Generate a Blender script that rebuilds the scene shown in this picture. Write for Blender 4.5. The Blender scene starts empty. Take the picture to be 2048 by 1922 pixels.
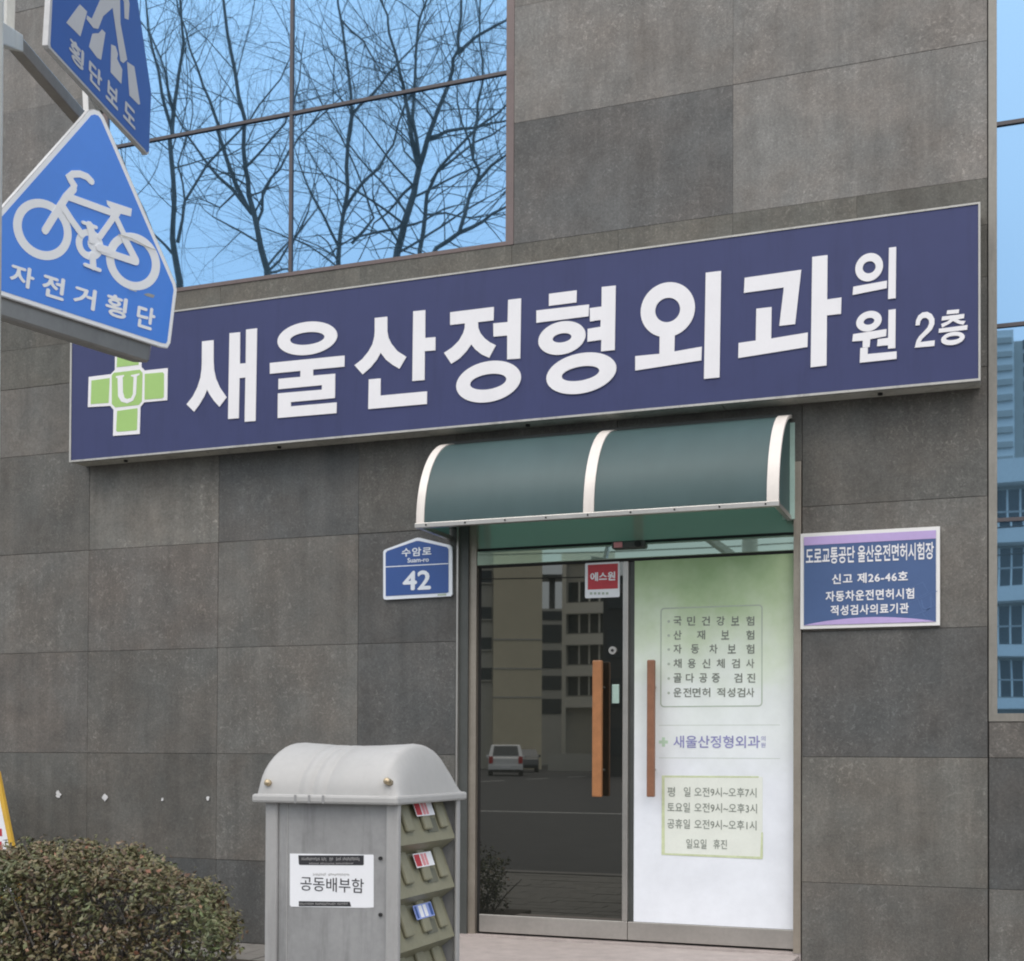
import bpy, bmesh, math, random
from mathutils import Vector, Matrix
random.seed(7)
R = math.radians
sc = bpy.context.scene
col = sc.collection

# ------------------------------------------------------------------ camera
F, YAW, PIT, ROL = 2641.1, -0.361264, 0.014816, -0.004486
CX, CY, CZ, SY, SX = 5.328501, -6.660045, 1.2, 503.862, 7.925
cam = bpy.data.objects.new('camera', bpy.data.cameras.new('camera'))
col.objects.link(cam)
cam.data.sensor_fit = 'HORIZONTAL'
cam.data.sensor_width = 36
cam.data.lens = F / 2048 * 36
cam.data.shift_x = -SX / 2048
cam.data.shift_y = SY / 2048
cam.data.clip_end = 2000
cam.data.clip_start = 0.05
cam.location = (CX, CY, CZ)
_f = Vector((math.sin(YAW) * math.cos(PIT), math.cos(YAW) * math.cos(PIT), math.sin(PIT)))
_r = Vector((math.cos(YAW), -math.sin(YAW), 0))
_u = _r.cross(_f)
_r2 = _r * math.cos(ROL) - _u * math.sin(ROL)
_u2 = _r * math.sin(ROL) + _u * math.cos(ROL)
cam.rotation_euler = Matrix((_r2, _u2, -_f)).transposed().to_euler()
sc.camera = cam

# ------------------------------------------------------------------ world, sun, exposure
world = bpy.data.worlds.new('World')
sc.world = world
world.use_nodes = True
nt = world.node_tree
nt.nodes.clear()
out = nt.nodes.new('ShaderNodeOutputWorld')
add = nt.nodes.new('ShaderNodeAddShader')
b1 = nt.nodes.new('ShaderNodeBackground')
b2 = nt.nodes.new('ShaderNodeBackground')
sky = nt.nodes.new('ShaderNodeTexSky')
sky.sky_type = 'NISHITA'
sky.sun_disc = False
sky.sun_elevation = R(50)
sky.sun_rotation = R(150)
sky.dust_density = 4
sky.air_density = 1.0
b1.inputs['Strength'].default_value = 0.05
nt.links.new(sky.outputs[0], b1.inputs['Color'])
# cloud layer: overcast sky, about three times brighter overhead than at the horizon
tc = nt.nodes.new('ShaderNodeTexCoord')
sep = nt.nodes.new('ShaderNodeSeparateXYZ')
nt.links.new(tc.outputs['Generated'], sep.inputs[0])
ramp = nt.nodes.new('ShaderNodeValToRGB')
ramp.color_ramp.elements[0].position = 0.0
ramp.color_ramp.elements[0].color = (0.31, 0.37, 0.43, 1)
ramp.color_ramp.elements[1].position = 1.0
ramp.color_ramp.elements[1].color = (1.12, 1.11, 1.10, 1)
_e = ramp.color_ramp.elements.new(0.42)
_e.color = (0.72, 0.75, 0.78, 1)
nt.links.new(sep.outputs['Z'], ramp.inputs[0])
cn = nt.nodes.new('ShaderNodeTexNoise')
cn.inputs['Scale'].default_value = 2.2
cn.inputs['Detail'].default_value = 4
nt.links.new(tc.outputs['Generated'], cn.inputs['Vector'])
cm = nt.nodes.new('ShaderNodeMapRange')
cm.inputs['To Min'].default_value = 0.82
cm.inputs['To Max'].default_value = 1.18
nt.links.new(cn.outputs[0], cm.inputs[0])
mulc = nt.nodes.new('ShaderNodeVectorMath')
mulc.operation = 'SCALE'
nt.links.new(ramp.outputs[0], mulc.inputs[0])
nt.links.new(cm.outputs[0], mulc.inputs['Scale'])
nt.links.new(mulc.outputs[0], b2.inputs['Color'])
b2.inputs['Strength'].default_value = 1.15
nt.links.new(b1.outputs[0], add.inputs[0])
nt.links.new(b2.outputs[0], add.inputs[1])
nt.links.new(add.outputs[0], out.inputs[0])

sun = bpy.data.objects.new('sun', bpy.data.lights.new('sun', 'SUN'))
col.objects.link(sun)
sun.data.energy = 0.6
sun.data.angle = R(25)
sun.data.color = (1.0, 0.95, 0.88)
sun.rotation_euler = (R(40), 0, R(-30))

vs = sc.view_settings
vs.view_transform = 'Standard'
vs.look = 'None'
vs.exposure = 0.36
vs.gamma = 1.0
vs.use_curve_mapping = False
sc.cycles.filter_width = 2.0

# ------------------------------------------------------------------ helpers: geometry of the view (pixels of the photograph -> points on planes of the place)
CAM = Vector((CX, CY, CZ))

def ray(u, v):
    px, py = u - 1024 - SX, 961 + SY - v
    a = (px * math.cos(ROL) + py * math.sin(ROL)) / F
    b = (-px * math.sin(ROL) + py * math.cos(ROL)) / F
    fw = math.cos(PIT) - b * math.sin(PIT)
    up = math.sin(PIT) + b * math.cos(PIT)
    return Vector((a * math.cos(YAW) + fw * math.sin(YAW), -a * math.sin(YAW) + fw * math.cos(YAW), up))

def at(u, v, y=0.0):
    d = ray(u, v)
    p = CAM + d * ((y - CY) / d.y)
    return p.x, p.z

class Plane:
    """origin O, unit axes u (right), v (up), n (towards the viewer)"""
    def __init__(s, O, u, v):
        s.O, s.u, s.v = Vector(O), Vector(u).normalized(), Vector(v).normalized()
        s.n = s.u.cross(s.v)
    def px(s, a, b):
        d = ray(a, b)
        t = (s.O - CAM).dot(s.n) / d.dot(s.n)
        q = CAM + d * t - s.O
        return q.dot(s.u), q.dot(s.v)
    def pt(s, a, b, c=0.0):
        return s.O + s.u * a + s.v * b + s.n * c

def wall(y=0.0):
    return Plane((0, y, 0), (1, 0, 0), (0, 0, 1))

def zz(pts, ox, oy, s):
    return [(ox + x * s, oy + y * s) for x, y in pts]

WORLD = {}
def wloc(o):
    return WORLD.get(o.name, Vector((0, 0, 0)))

def thing(name, label, cat, loc, group=None):
    o = bpy.data.objects.new(name, None)
    col.objects.link(o)
    o.empty_display_size = 0.1
    o.location = loc
    WORLD[o.name] = Vector(loc)
    o['label'] = label
    o['category'] = cat
    if group:
        o['group'] = group
    return o

def tag(o, label=None, cat=None, group=None, kind=None):
    if label: o['label'] = label
    if cat: o['category'] = cat
    if group: o['group'] = group
    if kind: o['kind'] = kind
    return o

def mesh_obj(name, verts, faces, mat, parent=None, smooth=False, bevel=0.0, base=False):
    verts = [Vector(v) for v in verts]
    lo = Vector([min(v[i] for v in verts) for i in range(3)])
    hi = Vector([max(v[i] for v in verts) for i in range(3)])
    c = (lo + hi) / 2
    if base: c.z = lo.z
    me = bpy.data.meshes.new(name)
    me.from_pydata([v - c for v in verts], [], faces)
    me.update()
    if mat: me.materials.append(mat)
    if smooth:
        me.polygons.foreach_set('use_smooth', [True] * len(me.polygons))
    o = bpy.data.objects.new(name, me)
    col.objects.link(o)
    WORLD[o.name] = c.copy()
    if parent:
        o.parent = parent
        o.location = c - wloc(parent)
    else:
        o.location = c
    if bevel > 0:
        m = o.modifiers.new('bevel', 'BEVEL')
        m.width = bevel
        m.segments = 2
        m.limit_method = 'ANGLE'
    return o

BOXF = [(0, 3, 2, 1), (4, 5, 6, 7), (0, 1, 5, 4), (1, 2, 6, 5), (2, 3, 7, 6), (3, 0, 4, 7)]
def boxv(x0, x1, y0, y1, z0, z1):
    return [(x0, y0, z0), (x1, y0, z0), (x1, y1, z0), (x0, y1, z0), (x0, y0, z1), (x1, y0, z1), (x1, y1, z1), (x0, y1, z1)]

def box(name, x0, x1, y0, y1, z0, z1, mat, parent=None, bevel=0.0, **k):
    return mesh_obj(name, boxv(x0, x1, y0, y1, z0, z1), BOXF, mat, parent, bevel=bevel, **k)

class MB:
    def __init__(s): s.v = []; s.f = []
    def add(s, v, f):
        n = len(s.v)
        s.v += [Vector(p) for p in v]
        s.f += [tuple(i + n for i in q) for q in f]
        return s
    def box(s, *a): return s.add(boxv(*a), BOXF)
    def pbox(s, P, a0, a1, b0, b1, c0, c1):
        v = [P.pt(a, b, c) for a, b, c in ((a0, b0, c0), (a1, b0, c0), (a1, b0, c1), (a0, b0, c1), (a0, b1, c0), (a1, b1, c0), (a1, b1, c1), (a0, b1, c1))]
        f = [(0, 1, 2, 3), (4, 7, 6, 5), (0, 4, 5, 1), (1, 5, 6, 2), (2, 6, 7, 3), (3, 7, 4, 0)]
        return s.add(v, f)
    def tube(s, pts, rad, n=8, caps=True):
        pts = [Vector(p) for p in pts]
        if not isinstance(rad, (list, tuple)): rad = [rad] * len(pts)
        base = len(s.v)
        a = None
        for i, p in enumerate(pts):
            t = (pts[min(i + 1, len(pts) - 1)] - pts[max(i - 1, 0)])
            if t.length < 1e-9: t = Vector((0, 0, 1))
            t.normalize()
            if a is None:
                a = t.cross(Vector((0, 0, 1)) if abs(t.z) < 0.95 else Vector((1, 0, 0))).normalized()
            else:      # carry the frame along so that the tube never pinches
                a = (a - t * a.dot(t)).normalized()
            b = t.cross(a)
            for k in range(n):
                an = 2 * math.pi * k / n
                s.v.append(p + (a * math.cos(an) + b * math.sin(an)) * rad[i])
        for i in range(len(pts) - 1):
            for k in range(n):
                k2 = (k + 1) % n
                s.f.append((base + i * n + k, base + i * n + k2, base + (i + 1) * n + k2, base + (i + 1) * n + k))
        if caps:
            s.f.append(tuple(base + k for k in range(n))[::-1])
            s.f.append(tuple(base + (len(pts) - 1) * n + k for k in range(n)))
        return s
    def obj(s, name, mat, parent=None, smooth=False, bevel=0.0, **k):
        return mesh_obj(name, s.v, s.f, mat, parent, smooth, bevel, **k)

def shape(name, loops, P, c0, c1, mat, parent=None, bevel=0.0):
    """flat outline(s) in the coordinates of plane P, filled even-odd, from depth c0 to c1"""
    cu = bpy.data.curves.new('tmp', 'CURVE')
    cu.dimensions = '2D'
    cu.fill_mode = 'BOTH'
    cu.extrude = abs(c1 - c0) / 2
    for lp in loops:
        sp = cu.splines.new('POLY')
        sp.points.add(len(lp) - 1)
        for i, (a, b) in enumerate(lp):
            sp.points[i].co = (a, b, 0, 1)
        sp.use_cyclic_u = True
    return _from_curve(name, cu, P, (c0 + c1) / 2, mat, parent, None)

def _from_curve(name, cu, P, cmid, mat, parent, fit, bold=0.0):
    o = bpy.data.objects.new('tmp', cu)
    col.objects.link(o)
    dg = bpy.context.evaluated_depsgraph_get()
    me = o.evaluated_get(dg).to_mesh()
    vs_ = [v.co.copy() for v in me.vertices]
    fs = [tuple(p.vertices) for p in me.polygons]
    if bold > 0:      # heavier strokes: the same outline laid on itself, shifted a little
        bv, bf = [], []
        for i, (dx, dy) in enumerate(((0, 0), (bold, 0), (-bold, 0), (0, bold), (0, -bold))):
            n0 = len(bv)
            bv += [Vector((v.x + dx, v.y + dy, v.z + i * 0.00012)) for v in vs_]
            bf += [tuple(j + n0 for j in f_) for f_ in fs]
        vs_, fs = bv, bf
    o.evaluated_get(dg).to_mesh_clear()
    bpy.data.objects.remove(o)
    bpy.data.curves.remove(cu)
    if fit:
        x0 = min(v.x for v in vs_); x1 = max(v.x for v in vs_)
        y0 = min(v.y for v in vs_); y1 = max(v.y for v in vs_)
        A0, B0, A1, B1, ax, bx = fit   # ax: unit-less shear of the baseline, bx: lean
        for v in vs_:
            s = (v.x - x0) / max(1e-6, x1 - x0)
            t = (v.y - y0) / max(1e-6, y1 - y0)
            v.x = A0 + (A1 - A0) * s
            v.y = B0 + (B1 - B0) * t
    return mesh_obj(name, [P.pt(v.x, v.y, cmid + v.z) for v in vs_], fs, mat, parent)

def text(name, s, P, a0, a1, b0, b1, c, mat, parent=None, bold=0.0, depth=0.0008, space=1.0):
    cu = bpy.data.curves.new('tmp', 'FONT')
    cu.body = s
    cu.size = 1
    cu.space_character = space
    cu.extrude = depth / 2
    cu.resolution_u = 3
    return _from_curve(name, cu, P, c, mat, parent, (a0, b0, a1, b1, 0, 0), bold)

def textpx(name, s, P, L, Rt, h, c, mat, parent=None, bold=0.0, depth=0.0008, space=1.0):
    """text from pixel L to pixel Rt (left-middle, right-middle), h pixels high"""
    a0, bl = P.px(*L); a1, br = P.px(*Rt)
    mx, my = (L[0] + Rt[0]) / 2, (L[1] + Rt[1]) / 2
    _, t = P.px(mx, my - h / 2); _, b = P.px(mx, my + h / 2)
    m = (bl + br) / 2; hh = (t - b) / 2
    return text(name, s, P, a0, a1, m - hh, m + hh, c, mat, parent, bold, depth, space)

def pxl(P, pts):
    return [P.px(*q) for q in pts]

def ell(c, a, b, n=44):
    return [(c[0] + a[0] * math.cos(t) + b[0] * math.sin(t), c[1] + a[1] * math.cos(t) + b[1] * math.sin(t)) for t in [2 * math.pi * i / n for i in range(n)]]

def stroke(pts, w, cap=True):
    """outline of a line of width w (same units as pts)"""
    pts = [Vector(p) for p in pts]
    L, Rr = [], []
    for i, p in enumerate(pts):
        d = Vector((0, 0))
        if i > 0: d += (p - pts[i - 1]).normalized()
        if i < len(pts) - 1: d += (pts[i + 1] - p).normalized()
        d.normalize()
        n = Vector((-d.y, d.x))
        if 0 < i < len(pts) - 1:
            k = (pts[i] - pts[i - 1]).normalized()
            n = n / max(0.5, n.dot(Vector((-k.y, k.x))))
        L.append(p + n * w / 2); Rr.append(p - n * w / 2)
    o = list(L)
    if cap:
        d = (pts[-1] - pts[-2]).normalized(); n = Vector((-d.y, d.x))
        o += [pts[-1] + (n * math.cos(t) + d * math.sin(t)) * w / 2 for t in (R(45), R(90), R(135))]
    o += Rr[::-1]
    if cap:
        d = (pts[0] - pts[1]).normalized(); n = Vector((-d.y, d.x))
        o += [pts[0] + (n * math.cos(t) + d * math.sin(t)) * w / 2 for t in (R(45), R(90), R(135))]
    return [(q.x, q.y) for q in o]

def rrect(x0, x1, y0, y1, r, n=4):
    o = []
    for cx_, cy_, a in ((x1 - r, y1 - r, 0), (x0 + r, y1 - r, 90), (x0 + r, y0 + r, 180), (x1 - r, y0 + r, 270)):
        for i in range(n + 1):
            t = R(a + 90 * i / n)
            o.append((cx_ + r * math.cos(t), cy_ + r * math.sin(t)))
    return o

# ------------------------------------------------------------------ materials
def newmat(name):
    m = bpy.data.materials.new(name)
    m.use_nodes = True
    n = m.node_tree
    n.nodes.clear()
    o = n.nodes.new('ShaderNodeOutputMaterial')
    b = n.nodes.new('ShaderNodeBsdfPrincipled')
    n.links.new(b.outputs[0], o.inputs[0])
    return m, n, b

def noise(n, scale, detail=4, rough=0.6, vec=None, dist=0.0):
    t = n.nodes.new('ShaderNodeTexNoise')
    t.inputs['Scale'].default_value = scale
    t.inputs['Detail'].default_value = detail
    t.inputs['Roughness'].default_value = rough
    t.inputs['Distortion'].default_value = dist
    if vec is None:
        g = n.nodes.new('ShaderNodeNewGeometry')
        vec = g.outputs['Position']
    n.links.new(vec, t.inputs['Vector'])
    return t.outputs[0]

def mrange(n, src, a, b, c, d):
    m = n.nodes.new('ShaderNodeMapRange')
    for k, v in zip(('From Min', 'From Max', 'To Min', 'To Max'), (a, b, c, d)):
        m.inputs[k].default_value = v
    n.links.new(src, m.inputs[0])
    return m.outputs[0]

def math_(n, op, a, b):
    m = n.nodes.new('ShaderNodeMath')
    m.operation = op
    for i, x in enumerate((a, b)):
        if isinstance(x, (int, float)): m.inputs[i].default_value = x
        else: n.links.new(x, m.inputs[i])
    return m.outputs[0]

def scalec(n, c, k):
    m = n.nodes.new('ShaderNodeVectorMath')
    m.operation = 'SCALE'
    if isinstance(c, tuple): m.inputs[0].default_value = c[:3]
    else: n.links.new(c, m.inputs[0])
    n.links.new(k, m.inputs['Scale'])
    return m.outputs[0]

def bump(n, b, h, strength=0.2, dist=0.01):
    bp = n.nodes.new('ShaderNodeBump')
    bp.inputs['Strength'].default_value = strength
    bp.inputs['Distance'].default_value = dist
    n.links.new(h, bp.inputs['Height'])
    n.links.new(bp.outputs[0], b.inputs['Normal'])

def pmat(name, c, rough=0.5, metal=0.0, var=0.12, vs_=6.0, spec=0.5, grime=0.0, bmp=0.0, bscale=200, coat=0.0):
    m, n, b = newmat(name)
    k = mrange(n, noise(n, vs_, 5), 0.25, 0.75, 1 - var, 1 + var)
    k2 = mrange(n, noise(n, vs_ * 9, 3), 0.25, 0.75, 1 - var * 0.5, 1 + var * 0.5)
    k = math_(n, 'MULTIPLY', k, k2)
    if grime > 0:
        g = n.nodes.new('ShaderNodeNewGeometry')
        mp = n.nodes.new('ShaderNodeMapping')
        mp.inputs['Scale'].default_value = (14, 14, 1.5)
        n.links.new(g.outputs['Position'], mp.inputs[0])
        gk = mrange(n, noise(n, 1.0, 6, 0.7, mp.outputs[0]), 0.5, 0.75, 1, 1 - grime)
        k = math_(n, 'MULTIPLY', k, gk)
    n.links.new(scalec(n, c, k), b.inputs['Base Color'])
    b.inputs['Roughness'].default_value = rough
    b.inputs['Metallic'].default_value = metal
    b.inputs['Specular IOR Level'].default_value = spec
    b.inputs['Coat Weight'].default_value = coat
    if bmp > 0:
        bump(n, b, noise(n, bscale, 3), bmp, 0.002)
    return m

def stone_mat():
    m, n, b = newmat('stone_cladding')
    g = n.nodes.new('ShaderNodeNewGeometry')
    oi = n.nodes.new('ShaderNodeObjectInfo')
    off = n.nodes.new('ShaderNodeVectorMath'); off.operation = 'ADD'
    sc_ = n.nodes.new('ShaderNodeVectorMath'); sc_.operation = 'SCALE'
    comb = n.nodes.new('ShaderNodeCombineXYZ')
    for i in range(3): n.links.new(oi.outputs['Random'], comb.inputs[i])
    n.links.new(comb.outputs[0], sc_.inputs[0]); sc_.inputs['Scale'].default_value = 37.0
    n.links.new(g.outputs['Position'], off.inputs[0]); n.links.new(sc_.outputs[0], off.inputs[1])
    P = off.outputs[0]
    big = mrange(n, noise(n, 1.9, 6, 0.65, P, 0.5), 0.3, 0.7, 0.80, 1.18)
    mid = mrange(n, noise(n, 8, 6, 0.7, P, 0.5), 0.3, 0.7, 0.86, 1.14)
    fine = mrange(n, noise(n, 75, 5, 0.8, P), 0.36, 0.64, 0.81, 1.19)
    speck = mrange(n, noise(n, 190, 2, 0.6, P), 0.60, 0.72, 1.0, 1.6)
    # flaked, chipped patches with pale edges
    patch = mrange(n, noise(n, 1.7, 4, 0.6, P), 0.42, 0.60, 0.12, 1.0)
    chip = mrange(n, noise(n, 40, 5, 0.75, P, 0.9), 0.55, 0.63, 0.0, 0.62)
    chips = math_(n, 'MULTIPLY', patch, chip)
    mp = n.nodes.new('ShaderNodeMapping'); mp.inputs['Scale'].default_value = (9, 9, 0.8)
    n.links.new(g.outputs['Position'], mp.inputs[0])
    streak = mrange(n, noise(n, 1.0, 6, 0.7, mp.outputs[0]), 0.34, 0.68, 0.84, 1.13)
    # higher up, rain has drawn the weathering out into fine vertical runs
    mp2 = n.nodes.new('ShaderNodeMapping'); mp2.inputs['Scale'].default_value = (60, 60, 9)
    n.links.new(P, mp2.inputs[0])
    sp_ = n.nodes.new('ShaderNodeSeparateXYZ'); n.links.new(g.outputs['Position'], sp_.inputs[0])
    wz = mrange(n, sp_.outputs['Z'], 3.4, 4.2, 0.0, 0.30)
    runs = math_(n, 'ADD', 1.0, math_(n, 'MULTIPLY', math_(n, 'SUBTRACT', noise(n, 1.0, 4, 0.7, mp2.outputs[0]), 0.5), wz))
    k = big
    for q in (mid, fine, speck, streak, runs): k = math_(n, 'MULTIPLY', k, q)
    k = math_(n, 'MULTIPLY', k, math_(n, 'ADD', 1.0, chips))
    c = scalec(n, oi.outputs['Color'], k)
    # faint warm and cool mottling of the stone
    mix = n.nodes.new('ShaderNodeMixRGB'); mix.blend_type = 'MULTIPLY'
    wr = n.nodes.new('ShaderNodeValToRGB')
    wr.color_ramp.elements[0].color = (1.035, 0.985, 0.95, 1)
    wr.color_ramp.elements[1].color = (0.97, 1.0, 1.015, 1)
    wr.color_ramp.elements[0].position = 0.35; wr.color_ramp.elements[1].position = 0.65
    n.links.new(noise(n, 2.6, 4, 0.6, P), wr.inputs[0])
    mix.inputs[0].default_value = 1
    n.links.new(c, mix.inputs[1]); n.links.new(wr.outputs[0], mix.inputs[2])
    n.links.new(mix.outputs[0], b.inputs['Base Color'])
    rr = mrange(n, noise(n, 7, 4, 0.6, P), 0.3, 0.7, 0.55, 0.75)
    n.links.new(rr, b.inputs['Roughness'])
    b.inputs['Specular IOR Level'].default_value = 0.45
    hh = math_(n, 'ADD', noise(n, 120, 4, 0.7, P), math_(n, 'MULTIPLY', chips, 3.0))
    bump(n, b, hh, 0.25, 0.003)
    return m

def glass_mirror(name, tint, under, gloss, wob=0.0):
    """coated window glass: a tinted mirror film over a matt base colour"""
    m = bpy.data.materials.new(name)
    m.use_nodes = True
    n = m.node_tree
    n.nodes.clear()
    o = n.nodes.new('ShaderNodeOutputMaterial')
    mx = n.nodes.new('ShaderNodeMixShader')
    g = n.nodes.new('ShaderNodeBsdfGlossy')
    g.inputs['Roughness'].default_value = 0.012
    g.inputs['Color'].default_value = (*tint, 1)
    d = n.nodes.new('ShaderNodeBsdfDiffuse')
    d.inputs['Color'].default_value = (*under, 1)
    mx.inputs[0].default_value = gloss
    n.links.new(d.outputs[0], mx.inputs[1]); n.links.new(g.outputs[0], mx.inputs[2])
    n.links.new(mx.outputs[0], o.inputs[0])
    if wob:
        bp = n.nodes.new('ShaderNodeBump')
        bp.inputs['Strength'].default_value = 1.0
        bp.inputs['Distance'].default_value = wob
        n.links.new(noise(n, 1.1, 1, 0.4), bp.inputs['Height'])
        n.links.new(bp.outputs[0], g.inputs['Normal'])
    return m

M = {}
M['stone'] = stone_mat()
M['joint'] = pmat('mortar', (0.105, 0.10, 0.094), 0.9)
M['concrete'] = pmat('concrete', (0.2, 0.19, 0.18), 0.85, bmp=0.3)
M['glass'] = glass_mirror('blue_mirror_glass', (0.29, 0.50, 0.735), (0.10, 0.20, 0.30), 0.88, 0.0016)  # lightened base colour paints a veil of haze over the reflections
M['glass2'] = glass_mirror('blue_mirror_glass_b', (0.28, 0.46, 0.66), (0.16, 0.27, 0.36), 0.86, 0.0012)  # same painted haze veil, paler
M['doorglass'] = glass_mirror('dark_door_glass', (0.97, 0.95, 0.88), (0.015, 0.016, 0.014), 0.165)
M['transom'] = glass_mirror('transom_painted_reflection', (0.88, 0.96, 0.90), (0.40, 0.54, 0.46), 0.5)  # green reflection of the canopy painted into the base colour
M['header'] = glass_mirror('polished_header_metal', (0.62, 0.78, 0.68), (0.26, 0.33, 0.27), 0.35)
M['bronze'] = pmat('bronze_frame', (0.15, 0.115, 0.11), 0.45, 0.3)
M['bar'] = pmat('dark_glazing_bar', (0.08, 0.07, 0.075), 0.5)
M['trim'] = pmat('beige_metal_trim', (0.26, 0.245, 0.215), 0.4, 0.3, grime=0.3)
M['steel'] = pmat('brushed_steel', (0.46, 0.44, 0.41), 0.32, 0.75, var=0.1)
M['steel2'] = pmat('stainless_header', (0.55, 0.53, 0.5), 0.16, 1.0, var=0.06)
M['tan'] = pmat('tan_steel_jamb', (0.34, 0.30, 0.25), 0.35, 0.5, grime=0.2)
M['darkmetal'] = pmat('dark_jamb', (0.085, 0.09, 0.085), 0.5, 0.3)
M['gap'] = pmat('rubber_gasket', (0.02, 0.02, 0.02), 0.8)
M['signblue'] = pmat('navy_sign_vinyl', (0.040, 0.049, 0.138), 0.5, var=0.07, vs_=1.0, spec=0.35, grime=0.16)
M['signwhite'] = pmat('white_sign_vinyl', (0.82, 0.81, 0.83), 0.45, var=0.025, grime=0.04)
M['signgreen'] = pmat('lime_sign_vinyl', (0.35, 0.56, 0.17), 0.42, var=0.03)
M['alu'] = pmat('weathered_aluminium', (0.46, 0.45, 0.42), 0.45, 0.35, grime=0.35)
M['alu_under'] = pmat('sign_box_underside', (0.60, 0.59, 0.53), 0.55, 0.2, grime=0.5)
M['white'] = pmat('white_paint', (0.80, 0.79, 0.77), 0.45, var=0.03)
M['rib'] = pmat('cream_canopy_rib', (0.74, 0.685, 0.635), 0.35, var=0.05, grime=0.12)
M['road_blue'] = pmat('reflective_blue_sheet', (0.085, 0.28, 0.86), 0.28, var=0.03, coat=0.35)
M['road_blue2'] = pmat('reflective_blue_sheet_dark', (0.038, 0.120, 0.42), 0.4, var=0.03)  # darker blue, for the pedestrian crossing sign
M['road_white'] = pmat('reflective_white_sheet', (0.94, 0.95, 0.97), 0.4, var=0.02)
M['road_grey'] = pmat('reflective_white_sheet_grey', (0.56, 0.57, 0.60), 0.45, var=0.03)
M['rim'] = pmat('sign_rim', (0.62, 0.62, 0.62), 0.4, grime=0.4)
M['galv'] = pmat('galvanised_steel', (0.36, 0.355, 0.35), 0.28, 0.85, var=0.08, grime=0.15)
M['pole'] = pmat('pale_painted_pole', (0.62, 0.62, 0.58), 0.5)
M['plate_blue'] = pmat('address_plate_blue', (0.032, 0.085, 0.28), 0.4, var=0.04)
M['plate_white'] = pmat('address_plate_white', (0.74, 0.78, 0.84), 0.4, var=0.04)
M['plaque_blue'] = pmat('plaque_blue', (0.062, 0.115, 0.26), 0.45, var=0.04)
M['plaque_line'] = pmat('plaque_watermark', (0.085, 0.15, 0.32), 0.45)
M['lav'] = pmat('plaque_lavender', (0.50, 0.38, 0.68), 0.45, var=0.06)
M['boxgrey'] = pmat('grey_plastic', (0.37, 0.365, 0.36), 0.5, var=0.07, vs_=5, grime=0.30, bmp=0.05, bscale=500)
M['boxgrey2'] = pmat('grey_panel', (0.30, 0.30, 0.30), 0.5, var=0.14, vs_=5, grime=0.38)
M['lid'] = pmat('pale_grey_moulded_lid', (0.43, 0.425, 0.415), 0.6, var=0.05, vs_=4, grime=0.08)
M['tray'] = pmat('olive_plastic_flap', (0.235, 0.225, 0.155), 0.45, var=0.12, vs_=12)
M['trayd'] = pmat('olive_plastic_flap_dark', (0.14, 0.14, 0.105), 0.5, var=0.1)
M['brass'] = pmat('brass_bolt', (0.52, 0.42, 0.28), 0.4, 0.8, var=0.3, vs_=90)
M['ink'] = pmat('black_ink', (0.03, 0.03, 0.035), 0.6)
M['paper'] = pmat('white_label', (0.86, 0.87, 0.9), 0.5, var=0.02)
M['greyink'] = pmat('faded_grey_ink', (0.19, 0.21, 0.18), 0.6, var=0.25, vs_=60)
M['greyink2'] = pmat('pale_grey_print', (0.42, 0.48, 0.40), 0.6, var=0.1)
M['purple'] = pmat('faded_purple_print', (0.27, 0.27, 0.50), 0.6, var=0.25, vs_=50)
M['palegreen'] = pmat('pale_green_print', (0.50, 0.66, 0.50), 0.6)
M['wood'] = pmat('orange_wood_handle', (0.36, 0.155, 0.06), 0.4, var=0.15, vs_=20)
M['wood2'] = pmat('brown_wood_handle', (0.25, 0.115, 0.065), 0.45, var=0.15, vs_=20)
M['red'] = pmat('red_print', (0.52, 0.045, 0.06), 0.5)
M['redl'] = pmat('pink_red_print', (0.75, 0.30, 0.32), 0.5)
M['bluel'] = pmat('pale_blue_print', (0.30, 0.38, 0.75), 0.5)
M['mint'] = pmat('mint_plastic', (0.42, 0.58, 0.52), 0.4)
M['tape'] = pmat('yellowed_tape', (0.60, 0.66, 0.42), 0.25, var=0.15, vs_=20)
M['hours'] = pmat('hours_sheet', (0.76, 0.79, 0.72), 0.4, var=0.05, vs_=9)
M['yellow'] = pmat('yellow_border', (0.72, 0.44, 0.06), 0.5)
M['step'] = pmat('pinkish_granite', (0.40, 0.35, 0.33), 0.7, var=0.15, vs_=12, bmp=0.2)
M['paver'] = pmat('pavement_block', (0.19, 0.18, 0.165), 0.85, var=0.15, vs_=8, bmp=0.3)
M['asphalt'] = pmat('asphalt', (0.05, 0.05, 0.052), 0.85, var=0.2, vs_=2, bmp=0.4)
M['paintline'] = pmat('road_paint', (0.7, 0.7, 0.68), 0.7, grime=0.3)
M['bark'] = pmat('bare_bark', (0.10, 0.092, 0.082), 0.9, var=0.3, vs_=5)
M['plaster'] = pmat('plaster_spot', (0.62, 0.62, 0.62), 0.8)
M['beige'] = pmat('beige_render', (0.74, 0.67, 0.50), 0.85, var=0.06, vs_=0.4)
M['greyrend'] = pmat('grey_render', (0.50, 0.49, 0.44), 0.85, var=0.06, vs_=0.4)
M['white_conc'] = pmat('white_balcony_concrete', (0.80, 0.80, 0.76), 0.8, var=0.05)
M['block_dark'] = pmat('added_block_dark', (0.055, 0.06, 0.06), 0.6)
M['farglass'] = pmat('far_window_glass', (0.05, 0.06, 0.065), 0.2)
M['carwhite'] = pmat('white_car_paint', (0.78, 0.79, 0.8), 0.25, coat=0.6, var=0.01)
M['cardark'] = pmat('dark_car_paint', (0.10, 0.11, 0.12), 0.3, coat=0.6, var=0.02)
M['tyre'] = pmat('tyre_rubber', (0.02, 0.02, 0.02), 0.8)
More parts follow.
